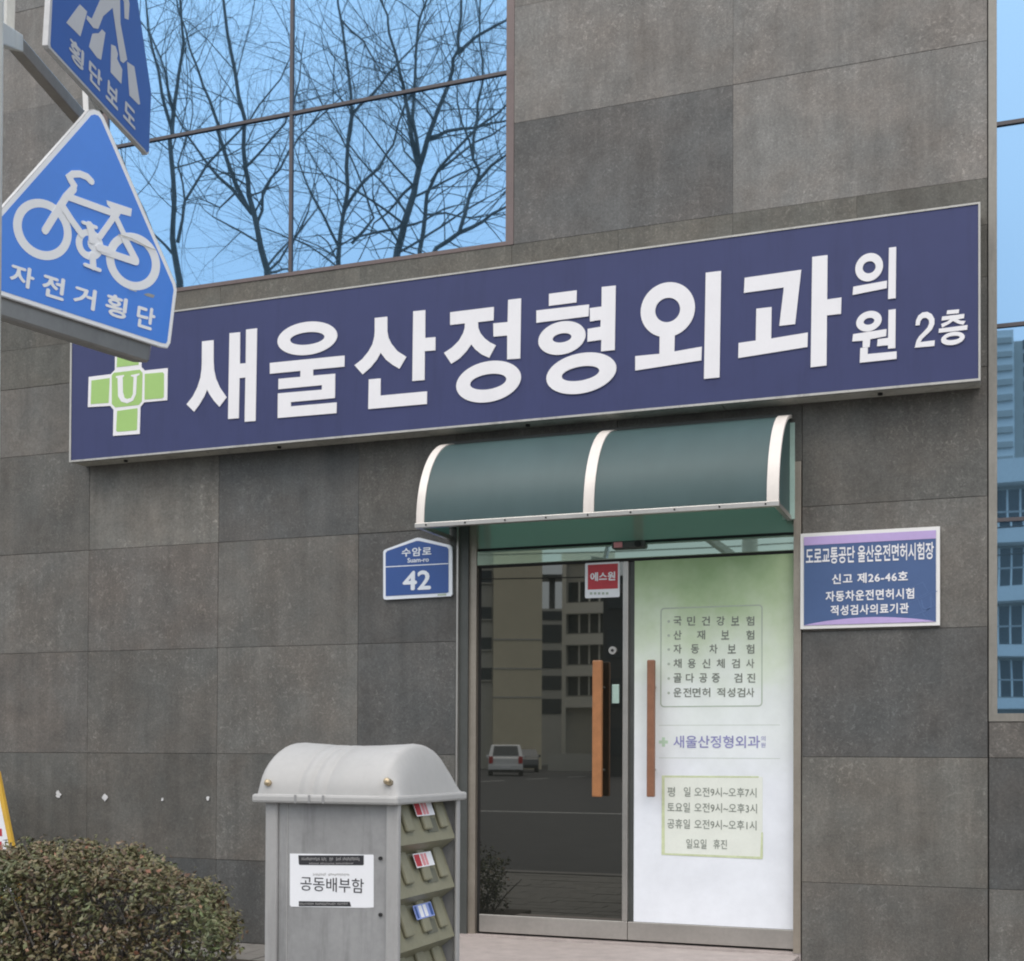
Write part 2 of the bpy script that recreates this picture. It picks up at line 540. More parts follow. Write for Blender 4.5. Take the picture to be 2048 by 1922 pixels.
M['taillight'] = pmat('red_tail_light', (0.5, 0.02, 0.02), 0.3)

def film_mat(z0, z1):
    m, n, b = newmat('printed_door_film')
    g = n.nodes.new('ShaderNodeNewGeometry')
    s = n.nodes.new('ShaderNodeSeparateXYZ')
    n.links.new(g.outputs['Position'], s.inputs[0])
    w = mrange(n, noise(n, 3.0, 4), 0.2, 0.8, -0.10, 0.10)
    t = math_(n, 'ADD', mrange(n, s.outputs['Z'], z0, z1, 0, 1), w)
    r = n.nodes.new('ShaderNodeValToRGB')
    e = r.color_ramp.elements
    e[0].position = 0.0; e[0].color = (0.80, 0.83, 0.88, 1)
    e[1].position = 1.0; e[1].color = (0.32, 0.46, 0.22, 1)
    for p, c in ((0.35, (0.81, 0.84, 0.89)), (0.62, (0.76, 0.81, 0.78)), (0.80, (0.62, 0.71, 0.54)), (0.91, (0.45, 0.58, 0.33))):
        q = e.new(p); q.color = (*c, 1)
    n.links.new(t, r.inputs[0])
    k = mrange(n, noise(n, 5, 5, 0.7), 0.3, 0.7, 0.93, 1.05)
    n.links.new(scalec(n, r.outputs[0], k), b.inputs['Base Color'])
    b.inputs['Roughness'].default_value = 0.3
    return m

def poly_mat():
    """tinted translucent polycarbonate sheet"""
    m = bpy.data.materials.new('teal_polycarbonate')
    m.use_nodes = True
    n = m.node_tree
    n.nodes.clear()
    o = n.nodes.new('ShaderNodeOutputMaterial')
    b = n.nodes.new('ShaderNodeBsdfPrincipled')
    gq = n.nodes.new('ShaderNodeNewGeometry')
    mq = n.nodes.new('ShaderNodeMapping'); mq.inputs['Scale'].default_value = (22, 2, 2)
    n.links.new(gq.outputs['Position'], mq.inputs[0])
    k = math_(n, 'MULTIPLY', mrange(n, noise(n, 2.5, 4), 0.3, 0.7, 0.88, 1.12), mrange(n, noise(n, 1.0, 6, 0.7, mq.outputs[0]), 0.35, 0.7, 0.96, 1.05))
    n.links.new(scalec(n, (0.085, 0.130, 0.140), k), b.inputs['Base Color'])
    b.inputs['Roughness'].default_value = 0.42
    t = n.nodes.new('ShaderNodeBsdfTranslucent')
    t.inputs['Color'].default_value = (0.50, 0.76, 0.68, 1)
    mx = n.nodes.new('ShaderNodeMixShader')
    mx.inputs[0].default_value = 0.38
    n.links.new(b.outputs[0], mx.inputs[1]); n.links.new(t.outputs[0], mx.inputs[2])
    n.links.new(mx.outputs[0], o.inputs[0])
    return m
M['poly'] = poly_mat()

def leaf_mat():
    m, n, b = newmat('azalea_leaves')
    g = n.nodes.new('ShaderNodeNewGeometry')
    r = n.nodes.new('ShaderNodeValToRGB')
    r.color_ramp.interpolation = 'CONSTANT'
    e = r.color_ramp.elements
    cols = [(0.0, (0.105, 0.108, 0.060)), (0.22, (0.140, 0.135, 0.075)), (0.42, (0.075, 0.085, 0.045)), (0.58, (0.175, 0.160, 0.100)), (0.70, (0.100, 0.072, 0.052)),
            (0.82, (0.130, 0.150, 0.070)), (0.90, (0.190, 0.145, 0.105)), (0.972, (0.24, 0.13, 0.09)), (0.988, (0.28, 0.27, 0.15))]
    e[0].position = 0; e[0].color = (*cols[0][1], 1)
    e[1].position = cols[1][0]; e[1].color = (*cols[1][1], 1)
    for p, c in cols[2:]:
        q = e.new(p); q.color = (*c, 1)
    n.links.new(g.outputs['Random Per Island'], r.inputs[0])
    # some parts of the hedge are browner, some fresher green
    hm = n.nodes.new('ShaderNodeMixRGB'); hm.blend_type = 'MULTIPLY'; hm.inputs[0].default_value = 1
    hr = n.nodes.new('ShaderNodeValToRGB')
    hr.color_ramp.elements[0].position = 0.38; hr.color_ramp.elements[0].color = (1.12, 0.92, 0.82, 1)
    hr.color_ramp.elements[1].position = 0.62; hr.color_ramp.elements[1].color = (0.92, 1.05, 0.84, 1)
    n.links.new(noise(n, 2.3, 3), hr.inputs[0])
    n.links.new(r.outputs[0], hm.inputs[1]); n.links.new(hr.outputs[0], hm.inputs[2])
    n.links.new(hm.outputs[0], b.inputs['Base Color'])
    b.inputs['Roughness'].default_value = 0.5
    return m
M['leaf'] = leaf_mat()

# ================================================================== THE SETTING
GZ = 0.08            # pavement level
box('ground', -160, 190, -220, 60, -0.6, -0.30, M['asphalt'])['kind'] = 'structure'
box('road', -150, 180, -210, -5.02, -0.29, -0.07, M['asphalt'])['kind'] = 'structure'
sw = box('sidewalk', -30, 40, -4.8, 0.0, -0.25, GZ - 0.03, M['joint']); sw['kind'] = 'structure'
# paving blocks in the part the photograph could see
pv = MB()
for i in range(-4, 34):
    for j in range(0, 26):
        x = i * 0.3 + (0.15 if j % 2 else 0); y = -j * 0.18
        if y - 0.18 < -4.75: continue
        pv.box(x + 0.003, x + 0.297, y - 0.177, y - 0.003, GZ - 0.028, GZ + random.uniform(-0.002, 0.002))
tag(pv.obj('paving_blocks', M['paver'], sw), kind='stuff')
box('kerb', -30, 40, -5.0, -4.82, -0.25, GZ, M['concrete'], bevel=0.01)['kind'] = 'structure'
for i, x in enumerate((-9.0, 12.0)):
    pass
ln = MB()
for yy in (-19.5,):
    ln.box(-120, 160, yy - 0.08, yy + 0.08, -0.069, -0.065)
for k in range(30):
    ln.box(-16.0, -15.86, -30 - k * 6, -27 - k * 6, -0.069, -0.065)
o = ln.obj('road_markings', M['paintline']); o['kind'] = 'structure'

# ================================================================== THE CLINIC BUILDING
bld = thing('clinic_building', 'dark grey stone clad clinic building with blue mirrored windows and a glass door', 'building', (2.5, 0, 0))
XD0, XD1 = 2.461, 4.331          # door opening
WX0, WX1, WZ0, WZT = 0.062, 2.785, 3.955, 7.6   # left window, with frame
RX0, RZ0 = 5.213, 1.355                         # right window
TOP = 9.5
# backing walls (behind the stone), around the openings
bw = MB()
Y0, Y1 = 0.032, 0.30
bw.box(-6, XD0 - 0.005, Y0, Y1, -0.2, WZ0)
bw.box(XD0 - 0.005, XD1 + 0.005, Y0, Y1, 2.66, WZ0)
bw.box(XD1 + 0.005, RX0, Y0, Y1, -0.2, WZ0)
bw.box(RX0, 11, Y0, Y1, -0.2, RZ0)
bw.box(-6, WX0, Y0, Y1, WZ0, TOP)
bw.box(WX0, WX1, Y0, Y1, WZT, TOP)
bw.box(WX1, RX0, Y0, Y1, WZ0, TOP)
bw.box(RX0, 11, Y0, Y1, 7.0, TOP)
bw.box(8.6, 11, Y0, Y1, RZ0, 7.0)
bw.box(-6, 11, 0.30, 0.34, -0.2, TOP)
bw.obj('backing_wall', M['joint'], bld)
box('side_wall', -6, 11, 0.36, 9, -0.2, TOP, M['concrete'], bld)

TONE = {'base': (0.134, 0.129, 0.118), 'warm': (0.131, 0.122, 0.111), 'dark': (0.092, 0.092, 0.089), 'mid': (0.113, 0.109, 0.099), 'lite': (0.152, 0.146, 0.131),
        'grey': (0.155, 0.150, 0.142), 'up': (0.182, 0.174, 0.162), 'updark': (0.112, 0.111, 0.108), 'nar': (0.112, 0.108, 0.094)}  # upper tones: paler stone, with some of the stronger light painted in
JW = 0.0008
def tile(x0, x1, z0, z1, tone, y=0.0):
    jw = JW if z0 < 3.6 else 0.0004
    x0 += jw; x1 -= jw; z0 += jw; z1 -= jw
    if x1 - x0 < 0.01 or z1 - z0 < 0.01: return
    y += random.uniform(-0.0012, 0.0012)
    b_ = 0.0016 if z0 < 3.6 else 0.0008
    v = [(x0, y + 0.03, z0), (x1, y + 0.03, z0), (x1, y + 0.03, z1), (x0, y + 0.03, z1),
         (x0, y + b_, z0), (x1, y + b_, z0), (x1, y + b_, z1), (x0, y + b_, z1),
         (x0 + b_, y, z0 + b_), (x1 - b_, y, z0 + b_), (x1 - b_, y, z1 - b_), (x0 + b_, y, z1 - b_)]
    f = [(8, 9, 10, 11)] + [(4 + i, 4 + (i + 1) % 4, 8 + (i + 1) % 4, 8 + i) for i in range(4)] + [(i, (i + 1) % 4, 4 + (i + 1) % 4, 4 + i) for i in range(4)]
    o = mesh_obj('stone_tile', v, f, M['stone'], bld)
    k = random.uniform(0.89, 1.0)
    o.color = (*[c * k for c in TONE[tone]], 1)
Wt = 0.927
rows = [GZ, 0.56, 1.182, 1.806, 2.43, 3.05, 3.48, 3.73, WZ0]
lefts = [-3 * Wt, -2 * Wt, -Wt, -0.004, Wt, 2 * Wt, XD0 - 0.004]
TL = {(3, 3): 'warm', (4, 3): 'base', (5, 3): 'dark', (3, 4): 'lite', (4, 4): 'dark', (5, 4): 'mid', (5, 2): 'dark', (4, 2): 'base', (3, 2): 'base',
      (2, 4): 'mid', (2, 3): 'base', (2, 2): 'warm', (2, 5): 'base', (2, 6): 'nar', (2, 1): 'mid', (3, 1): 'mid', (4, 1): 'base', (5, 1): 'mid', (4, 0): 'dark', (5, 0): 'dark', (3, 0): 'dark'}
for r in range(len(rows) - 1):
    for c in range(len(lefts) - 1):
        z0, z1 = rows[r], rows[r + 1]
        x1 = lefts[c + 1]
        if r >= 5 and c == 5: x1 = 2.774
        t = TL.get((c, r), 'nar' if r >= 6 else random.choice(('base', 'mid', 'warm')))
        if c == 5 and r == 4:
            tile(lefts[c], x1, z0, z1, t); continue
        tile(lefts[c], x1, z0, z1, t)
# above the door, behind canopy and sign
for a, b_ in ((XD0 - 0.004, 3.375), (3.375, XD1 + 0.004)):
    tile(a, b_, 2.66, 3.05, 'mid')
for a, b_ in ((2.774, 3.375), (3.375, 3.983), (3.983, 4.60), (4.60, RX0 - 0.005)):
    for r in (5, 6, 7):
        tile(a, b_, rows[r], rows[r + 1], 'nar' if r > 5 else 'mid')
# right pier
TR = ['base', 'lite', 'dark', 'base', 'mid']
for r in range(5):
    tile(XD1 + 0.004, RX0 - 0.005, rows[r], rows[r + 1], TR[r])
for a, b_ in ((RX0, 6.14), (6.14, 7.07), (7.07, 8.0), (8.0, 8.93)):
    for r, t in ((0, 'base'), (1, 'dark')): tile(a, b_, rows[r], rows[r + 1], t if a < 6 else 'mid')
    tile(a, b_, rows[2], RZ0 - 0.002, 'warm')
# upper wall
upz = [WZ0, 4.617, 5.252, 5.886, 6.52]
TU = {(0, 0): 'updark', (1, 0): 'up', (0, 1): 'up', (1, 1): 'up', (0, 2): 'up', (1, 2): 'grey'}
for r in range(4):
    tile(WX1, 3.983, upz[r], upz[r + 1], TU.get((0, r), 'up'))
    tile(3.983, RX0 - 0.005, upz[r], upz[r + 1], TU.get((1, r), 'up'))
    for a, b_ in ((-2.25, -1.1), (-1.1, WX0)):
        tile(a, b_, upz[r], upz[r + 1], 'grey' if r % 2 else 'up')
# plaster spots on the wall
for i, (u, v, r_) in enumerate(((117, 1589, 9), (210, 1595, 8), (325, 1599, 4), (416, 1597, 5))):
    P = wall(-0.0025)
    a, b_ = P.px(u, v)
    rr = r_ / 380
    pts = [(a + rr * random.uniform(0.5, 1.1) * math.cos(t), b_ + rr * random.uniform(0.7, 1.2) * math.sin(t)) for t in [i * math.pi / 6 for i in range(12)]]
    shape('plaster_spot', [pts], P, 0, 0.003, M['plaster'], bld)

# ---- windows
def window(x0, x1, z0, z1, xs, zs, matf, matg, fw, tags):
    fb = 0.022 if tags == 'left' else fw
    f = box('window', x0, x1, -0.004, 0.03, z0, z0 + fb, matf, bld)   # sill bar carries the rest
    m = MB()
    m.box(x0, x0 + fw, -0.003, 0.03, z0 + fb, z1 - fw)
    m.box(x1 - fw, x1, -0.003, 0.03, z0 + fb, z1 - fw)
    m.box(x0, x1, -0.003, 0.03, z1 - fw, z1)
    m.obj('window_frame', matf, f)
    X = [x0 + fw] + xs + [x1 - fw]
    Z = [z0 + fb] + zs + [z1 - fw]
    for i in range(len(X) - 1):
        for j in range(len(Z) - 1):
            # every pane sits in its frame at its own very small angle
            tx, tz = random.uniform(-1, 1) * 0.0010, random.uniform(-1, 1) * 0.0010
            v = []
            for a, c in ((X[i], Z[j]), (X[i + 1], Z[j]), (X[i + 1], Z[j + 1]), (X[i], Z[j + 1])):
                y = 0.008 + (a - (X[i] + X[i + 1]) / 2) * tx + (c - (Z[j] + Z[j + 1]) / 2) * tz
                v.append((a, y, c))
            v += [(p[0], p[1] + 0.012, p[2]) for p in v]
            mesh_obj('pane', v, [(0, 1, 2, 3), (7, 6, 5, 4), (0, 4, 5, 1), (1, 5, 6, 2), (2, 6, 7, 3), (3, 7, 4, 0)], matg, f)
    for a in xs:
        box('glazing_bar', a - 0.010, a + 0.010, -0.002, 0.007, z0 + fb, z1 - fw, M['bar'], f)
    for c in zs:
        box('glazing_bar', x0 + fw, x1 - fw, -0.0035, 0.006, c - 0.009, c + 0.009, M['bar'], f)
    return f
window(WX0, WX1, WZ0, WZT, [1.398], [4.905, 6.25], M['bronze'], M['glass'], 0.045, 'left')
window(RX0, 8.6, RZ0, 7.0, [6.35, 7.48], [2.312, 3.238, 4.206, 5.6], M['trim'], M['glass2'], 0.038, 'right')

# ---- door set
dr = box('entrance_door', XD0, XD1, 0.0, 0.25, GZ, 0.205, M['step'], bld)     # threshold carries the door set
YD = 0.055
m = MB(); m.box(XD0, XD0 + 0.010, -0.006, 0.25, 0.205, 2.66); m.obj('edge_trim', M['steel'], dr)
m = MB(); m.box(XD0 + 0.010, 2.523, 0.012, 0.25, 0.205, 2.66); m.obj('dark_jamb', M['darkmetal'], dr)
m = MB(); m.box(2.523, 2.565, 0.030, 0.25, 0.205, 2.66); m.obj('jamb', M['tan'], dr)
m = MB(); m.box(4.294, XD1, -0.004, 0.25, 0.205, 2.66); m.obj('jamb', M['tan'], dr)
m = MB(); m.box(2.565, 4.294, YD + 0.02, 0.25, 0.205, 0.215); m.obj('floor_gap', M['gap'], dr)
m = MB(); m.box(2.565, 2.585, YD + 0.005, 0.2, 0.215, 2.21); m.obj('gasket', M['gap'], dr)
m = MB(); m.box(2.565, 4.294, YD - 0.02, 0.2, 2.222, 2.300); m.obj('header_rail', M['header'], dr, bevel=0.003)
m = MB(); m.box(2.565, 4.294, YD - 0.005, 0.2, 2.210, 2.222).box(2.565, 4.294, YD - 0.005, 0.2, 2.300, 2.316); m.obj('header_gap', M['gap'], dr)
box('transom_pane', 2.565, 4.294, YD, YD + 0.012, 2.316, 2.62, M['transom'], dr)
m = MB(); m.box(2.565, 4.294, YD - 0.01, 0.2, 2.62, 2.66); m.obj('top_rail', M['darkmetal'], dr)
# left leaf
box('glass_leaf', 2.585, 3.393, YD, YD + 0.012, 0.312, 2.208, M['doorglass'], dr)
box('bottom_rail', 2.585, 3.424, YD - 0.012, YD + 0.03, 0.217, 0.312, M['steel'], dr, bevel=0.002)
box('stile', 3.395, 3.424, YD - 0.012, YD + 0.03, 0.314, 2.208, M['steel'], dr, bevel=0.002)
box('gasket', 3.424, 3.455, YD + 0.01, YD + 0.05, 0.217, 2.208, M['darkmetal'], dr)
# right leaf, covered by a printed film
box('bottom_rail', 3.427, 4.294, YD - 0.012, YD + 0.03, 0.217, 0.312, M['steel'], dr, bevel=0.002)
P = wall(YD - 0.004)
flm = box('printed_leaf', 3.457, 4.292, YD - 0.004, YD + 0.012, 0.314, 2.208, film_mat(0.314, 2.208), dr)
# lettering on the film
rowsy = [1242, 1270, 1298, 1327, 1356, 1385]
rl = [[('국', 527), ('민', 640), ('건', 762), ('강', 885), ('보', 1005), ('험', 1130)],
      [('산', 527), ('재', 722), ('보', 922), ('험', 1130)],
      [('자', 527), ('동', 672), ('차', 825), ('보', 977), ('험', 1130)],
      [('채', 527), ('용', 645), ('신', 765), ('체', 885), ('검', 1010), ('사', 1130)],
      [('골', 527), ('다', 630), ('공', 740), ('증', 845), ('검', 1030), ('진', 1138)],
      [('운', 527), ('전', 608), ('면', 685), ('허', 765), ('적', 888), ('성', 972), ('검', 1055), ('사', 1130)]]
for y, row in zip(rowsy, rl):
    for ch, x in row:
        u = 1220 + x * 0.2411
        textpx('lettering', ch, P, (u, y), (u + 16.2, y - 0.3), 18.5, 0.001, M['greyink'], flm, bold=0.015)
    a, b_ = P.px(1337.5, y + 1)
    shape('bullet', [ell((a, b_), (0.007, 0), (0, 0.007), 10)], P, 0.0002, 0.0012, M['greyink2'], flm)
a0, bt = P.px(1321, 1216); a1, bb = P.px(1525, 1413)
shape('print_border', [rrect(a0, a1, bb, bt, 0.02), rrect(a0 + 0.006, a1 - 0.006, bb + 0.006, bt - 0.006, 0.015)], P, 0.0002, 0.001, M['greyink2'], flm)
textpx('lettering', '새울산정형외과', P, (1347, 1483), (1520, 1484), 25, 0.001, M['purple'], flm, bold=0.012)
textpx('lettering', '의', P, (1522, 1477), (1531, 1477), 10, 0.001, M['purple'], flm)
textpx('lettering', '원', P, (1522, 1490), (1531, 1490), 10, 0.001, M['purple'], flm)
a, b_ = P.px(1327, 1484)
shape('cross_print', [[(a - .008, b_ - .024), (a + .008, b_ - .024), (a + .008, b_ - .008), (a + .024, b_ - .008), (a + .024, b_ + .008), (a + .008, b_ + .008), (a + .008, b_ + .024), (a - .008, b_ + .024), (a - .008, b_ + .008), (a - .024, b_ + .008), (a - .024, b_ - .008), (a - .008, b_ - .008)]], P, 0.0002, 0.001, M['palegreen'], flm)
for vy in (1451, 1516):
    a0, b0 = P.px(1318, vy); a1, _ = P.px(1560, vy)
    shape('print_rule', [[(a0, b0), (a1, b0), (a1, b0 + 0.002), (a0, b0 + 0.002)]], P, 0.0001, 0.0006, M['greyink2'], flm)
# opening hours sheet, taped on
a0, bt = P.px(1324, 1551); a1, bb = P.px(1525, 1716)
hs = shape('hours_sheet', [rrect(a0, a1, bb, bt, 0.008)], P, 0.0004, 0.0014, M['hours'], flm)
for q in ([(a0, bb), (a1, bb - .006), (a1, bb + .006), (a0, bb + .009)], [(a1 - .012, bb), (a1 + .002, bb), (a1 + .002, bb + .13), (a1 - .006, bb + .13)],
          [(a0, bt - .010), (a1 - .02, bt - .006), (a1 - .02, bt + .002), (a0, bt)], [(a0 - .001, bb), (a0 + .016, bb), (a0 + .014, bt), (a0, bt)]):
    TZ = globals().get('TZ', 0.0014) + 0.0002
    shape('tape_strip', [q], P, TZ, TZ + 0.00015, M['tape'], hs)
for txt, l, r_, y in (('평', 1335, 1350, 1583), ('일', 1368, 1381, 1583), ('오전9시~오후7시', 1389, 1513, 1584), ('토요일', 1335, 1380, 1614), ('오전9시~오후3시', 1389, 1514, 1615.5),
                      ('공휴일', 1335, 1380, 1647), ('오전9시~오후1시', 1389, 1513, 1649), ('일요일', 1373, 1413, 1687), ('휴진', 1427, 1454, 1688)):
    textpx('lettering', txt, P, (l, y), (r_, y + 1), 19, 0.0028, M['greyink'], hs, bold=0.0)
# handles, lock, tag, sticker, sensor
def handle(u0, u1, v0, v1, mat):
    Pw = wall(YD - 0.07)
    a0, b1_ = Pw.px(u0, v0); a1, b0_ = Pw.px(u1, v1)
    h = box('handle', a0, a1, YD - 0.085, YD - 0.055, b0_, b1_, mat, dr, bevel=0.006)
    c = (a0 + a1) / 2
    for z in (b0_ + 0.14, b1_ - 0.14):
        mm = MB(); mm.tube([(c, YD - 0.055, z), (c, YD - 0.002, z)], 0.010, 10)
        mm.obj('handle_bracket', M['steel'], h, smooth=True)
handle(1186, 1204, 1321, 1594, M['wood'])
handle(1295, 1309.5, 1320, 1594, M['wood2'])
P = wall(YD)
a, b_ = P.px(1226, 1301)
lk = MB(); lk.tube([(a, YD, b_), (a, YD - 0.012, b_)], 0.021, 20); lk = lk.obj('door_lock', M['steel'], dr)
lk2 = MB(); lk2.tube([(a, YD - 0.0125, b_), (a, YD - 0.015, b_)], 0.008, 12); lk2.obj('keyhole', M['gap'], lk)
a0, bt = P.px(1225, 1369); a1, bb = P.px(1239, 1407)
box('door_tag', a0, a1, YD - 0.012, YD - 0.001, bb, bt, M['mint'], dr, bevel=0.003)
a0, bt = P.px(1170.5, 1126); a1, bb = P.px(1239.5, 1194)
st = shape('sticker', [rrect(a0, a1, bb, bt, 0.008)], P, 0.0008, 0.0018, M['paper'], dr)
c0, ct = P.px(1176, 1130); c1, cb = P.px(1236, 1177)
shape('sticker_field', [[(c0, cb), (c1, cb), (c1, ct), (c0, ct)]], P, 0.002, 0.003, M['red'], st)
textpx('lettering', '에스원', P, (1181, 1154), (1231, 1152), 18, 0.0035, M['paper'], st, bold=0.03)
for k in range(5):
    q0, q1 = P.px(1180 + k * 8, 1187); r0, _ = P.px(1185 + k * 8, 1187)
    shape('small_print', [[(q0, q1 - 0.006), (r0, q1 - 0.006), (r0, q1 + 0.006), (q0, q1 + 0.006)]], P, 0.002, 0.003, M['greyink2'], st)
P = wall(YD - 0.03)
sn = MB(); a, b_ = P.px(1240, 1091)
sn.box(a - 0.04, a + 0.14, YD - 0.055, YD - 0.021, b_ - 0.020, b_ + 0.020)
sn = sn.obj('door_sensor', M['darkmetal'], dr, bevel=0.008)
box('sensor_window', a - 0.026, a + 0.02, YD - 0.058, YD - 0.0545, b_ - 0.014, b_ + 0.014, M['redl'], sn)
m = MB(); m.tube([(a + 0.105, YD - 0.055, b_), (a + 0.105, YD - 0.066, b_)], 0.017, 14); m.obj('sensor_eye', M['gap'], sn)

# entrance step
stp = box('entrance_step', XD0 - 0.02, XD1 - 0.01, -0.95, -0.003, GZ + 0.003, 0.195, M['step'], bevel=0.006)
tag(stp, 'low pinkish granite step in front of the glass door', 'step')

# ================================================================== THE BIG SIGN
YS = -0.15
P = wall(YS)
S0, S1, SZ0, SZ1 = -0.038, 5.180, 2.945, 3.785
sg = thing('clinic_signboard', 'long navy blue signboard with big white Korean letters and green cross over the door', 'signboard', ((S0 + S1) / 2, -0.07, SZ0))
box('sign_panel', S0 + 0.0125, S1 - 0.0095, YS + 0.004, YS + 0.02, SZ0 + 0.0115, SZ1 - 0.0095, M['signblue'], sg)
m = MB()
m.box(S0, S1, YS, YS + 0.03, SZ0, SZ0 + 0.011); m.box(S0, S1, YS, YS + 0.03, SZ1 - 0.009, SZ1)
m.box(S0, S0 + 0.012, YS, YS + 0.03, SZ0 + 0.011, SZ1 - 0.009); m.box(S1 - 0.009, S1, YS, YS + 0.03, SZ0 + 0.011, SZ1 - 0.009)
m.obj('sign_frame', M['alu'], sg)
# box behind: sheet metal underside in lengths, ends, top
for a, b_ in ((S0 + 0.004, 0.90), (0.905, 2.30), (2.305, 3.95), (3.955, S1 - 0.004)):
    box('box_underside', a, b_, YS + 0.031, -0.003, SZ0 + 0.003, SZ0 + 0.012, M['alu_under'], sg)
box('box_end', S0 + 0.002, S0 + 0.010, YS + 0.031, -0.003, SZ0 + 0.013, SZ1 - 0.004, M['alu'], sg)
box('box_end', S1 - 0.010, S1 - 0.002, YS + 0.031, -0.003, SZ0 + 0.013, SZ1 - 0.004, M['alu'], sg)
box('box_top', S0 + 0.011, S1 - 0.011, YS + 0.031, -0.003, SZ1 - 0.012, SZ1 - 0.004, M['alu'], sg)
for x in (0.32, 1.38, 2.9, 4.72):
    m = MB(); m.tube([(x, -0.075, SZ0 + 0.003), (x, -0.075, SZ0 - 0.008)], 0.012, 10); m.obj('bolt', M['gap'], sg)
fP = P
G = [  # (origin x, origin y, scale, [glyph: list of loop groups])
 (360, 620, 0.17103, [
  [[[(258,368),(393,352),(393,600),(398,700),(420,800),(465,905),(545,1022),(462,1132),(400,1065),(345,985),(318,930),(285,1010),(225,1110),(165,1190),(77,1103),(150,1010),(205,900),(240,790),(253,690),(256,600)]],
   [[(580,272),(704,260),(701,628),(770,622),(774,230),(902,214),(884,1298),(757,1308),(766,790),(697,798),(688,1266),(563,1276)]]],
  [[ell((1490,332),(350,-37),(0,194)), ell((1489,333),(201,-20),(0,73))],
   [[(1052,620),(1924,533),(1923,663),(1558,697),(1557,768),(1816,745),(1812,1030),(1298,1078),(1297,1128),(1833,1081),(1830,1207),(1143,1264),(1146,976),(1660,932),(1661,879),(1151,928),(1153,806),(1408,782),(1410,712),(1052,747)]]]]),
 (690, 590, 0.18612, [
  [[[(320,247),(455,233),(455,390),(468,460),(500,525),(560,600),(660,665),(585,793),(510,750),(440,695),(384,622),(340,700),(275,780),(190,853),(102,755),(185,690),(250,610),(295,530),(315,450),(320,390)]],
   [[(734,176),(864,162),(862,462),(973,453),(972,596),(858,604),(855,914),(724,925)]],
   [[(257,908),(384,897),(382,1082),(882,1036),(881,1172),(251,1227)]]],
  [[[(1130,186),(1600,128),(1596,273),(1430,292),(1432,350),(1455,410),(1500,465),(1560,510),(1622,540),(1550,675),(1470,640),(1400,585),(1357,530),(1310,600),(1235,680),(1143,740),(1064,622),(1150,565),(1225,490),(1270,410),(1287,350),(1288,305),(1130,323)]],
   [[(1754,53),(1893,36),(1883,683),(1743,692),(1744,436),(1596,448),(1594,306),(1748,291)]],
   [ell((1544,932),(348,-50),(0,220)), ell((1540,933),(195,-28),(0,82))]]]),
 (1050, 530, 0.18612, [
  [[[(258,310),(556,272),(553,402),(257,440)]], [[(123,490),(688,425),(683,552),(123,622)]],
   [ell((398,785),(254,-37),(0,178)), ell((399,784),(101,-14),(0,49))],
   [[(826,238),(976,222),(965,915),(818,930),(822,805),(672,826),(675,688),(812,665),(815,590),(700,608),(697,465),(824,448)]],
   [ell((607,1165),(376,-58),(0,217)), ell((598,1168),(202,-32),(0,76))]],
  [[ell((1535,480),(292,-28),(0,294)), ell((1533,484),(134,-12),(0,131))],
   [[(1448,700),(1612,690),(1605,930),(1900,878),(1895,1025),(1185,1135),(1185,980),(1445,955)]],
   [[(1941,92),(2125,68),(2104,1599-100-263),(1924,1253-17)]]]]),
 (1400, 480, 0.16097, [
  [[[(555,470),(1258,370),(1182,1045),(985,1068),(1042,590),(545,658)]],
   [[(700,855),(890,833),(885,1225),(1340,1150),(1335,1330),(475,1468),(480,1280),(693,1250)]],
   [[(1395,212),(1585,188),(1580,740),(1758,715),(1752,918),(1578,938),(1572,1560),(1375,1583)]]]]),
 (1690, 480, 0.14085, [
  [[ell((343,387),(197,-30),(0,199)), ell((343,388),(92,-10),(0,86))], [[(118,665),(597,578),(592,685),(108,782)]], [[(625,112),(727,98),(720,828),(612,840)]]],
  [[ell((340,1153),(181,-30),(0,143)), ell((341,1155),(76,-12),(0,48))],
   [[(115,1338),(590,1265),(585,1365),(360,1410),(350,1520),(250,1525),(252,1430),(103,1442)]],
   [[(618,995),(720,982),(715,1535),(610,1545),(612,1495),(455,1510),(465,1410),(612,1390)]],
   [[(218,1535),(325,1525),(322,1622),(733,1583),(733,1690),(210,1745)]]],
  [[[(1000,1215),(1060,1210),(1070,1150),(1105,1110),(1150,1105),(1190,1135),(1195,1185),(1170,1245),(1110,1310),(1050,1370),(1015,1430),(990,1530),(1270,1505),(1275,1425),(1070,1450),(1100,1400),(1170,1335),(1235,1270),(1270,1190),(1270,1120),(1235,1055),(1170,1020),(1100,1030),(1040,1075),(1010,1140)]]],
  [[[(1450,1000),(1622,985),(1615,1040),(1443,1055)]],
   [[(1380,1088),(1695,1050),(1690,1110),(1600,1128),(1640,1148),(1712,1150),(1680,1205),(1600,1185),(1535,1150),(1480,1190),(1380,1245),(1365,1195),(1440,1165),(1495,1128),(1370,1145)]],
   [[(1335,1262),(1742,1208),(1735,1275),(1328,1320)]],
   [ell((1532,1400),(168,-25),(0,92)), ell((1532,1393),(97,-12),(0,30))]]]),
]
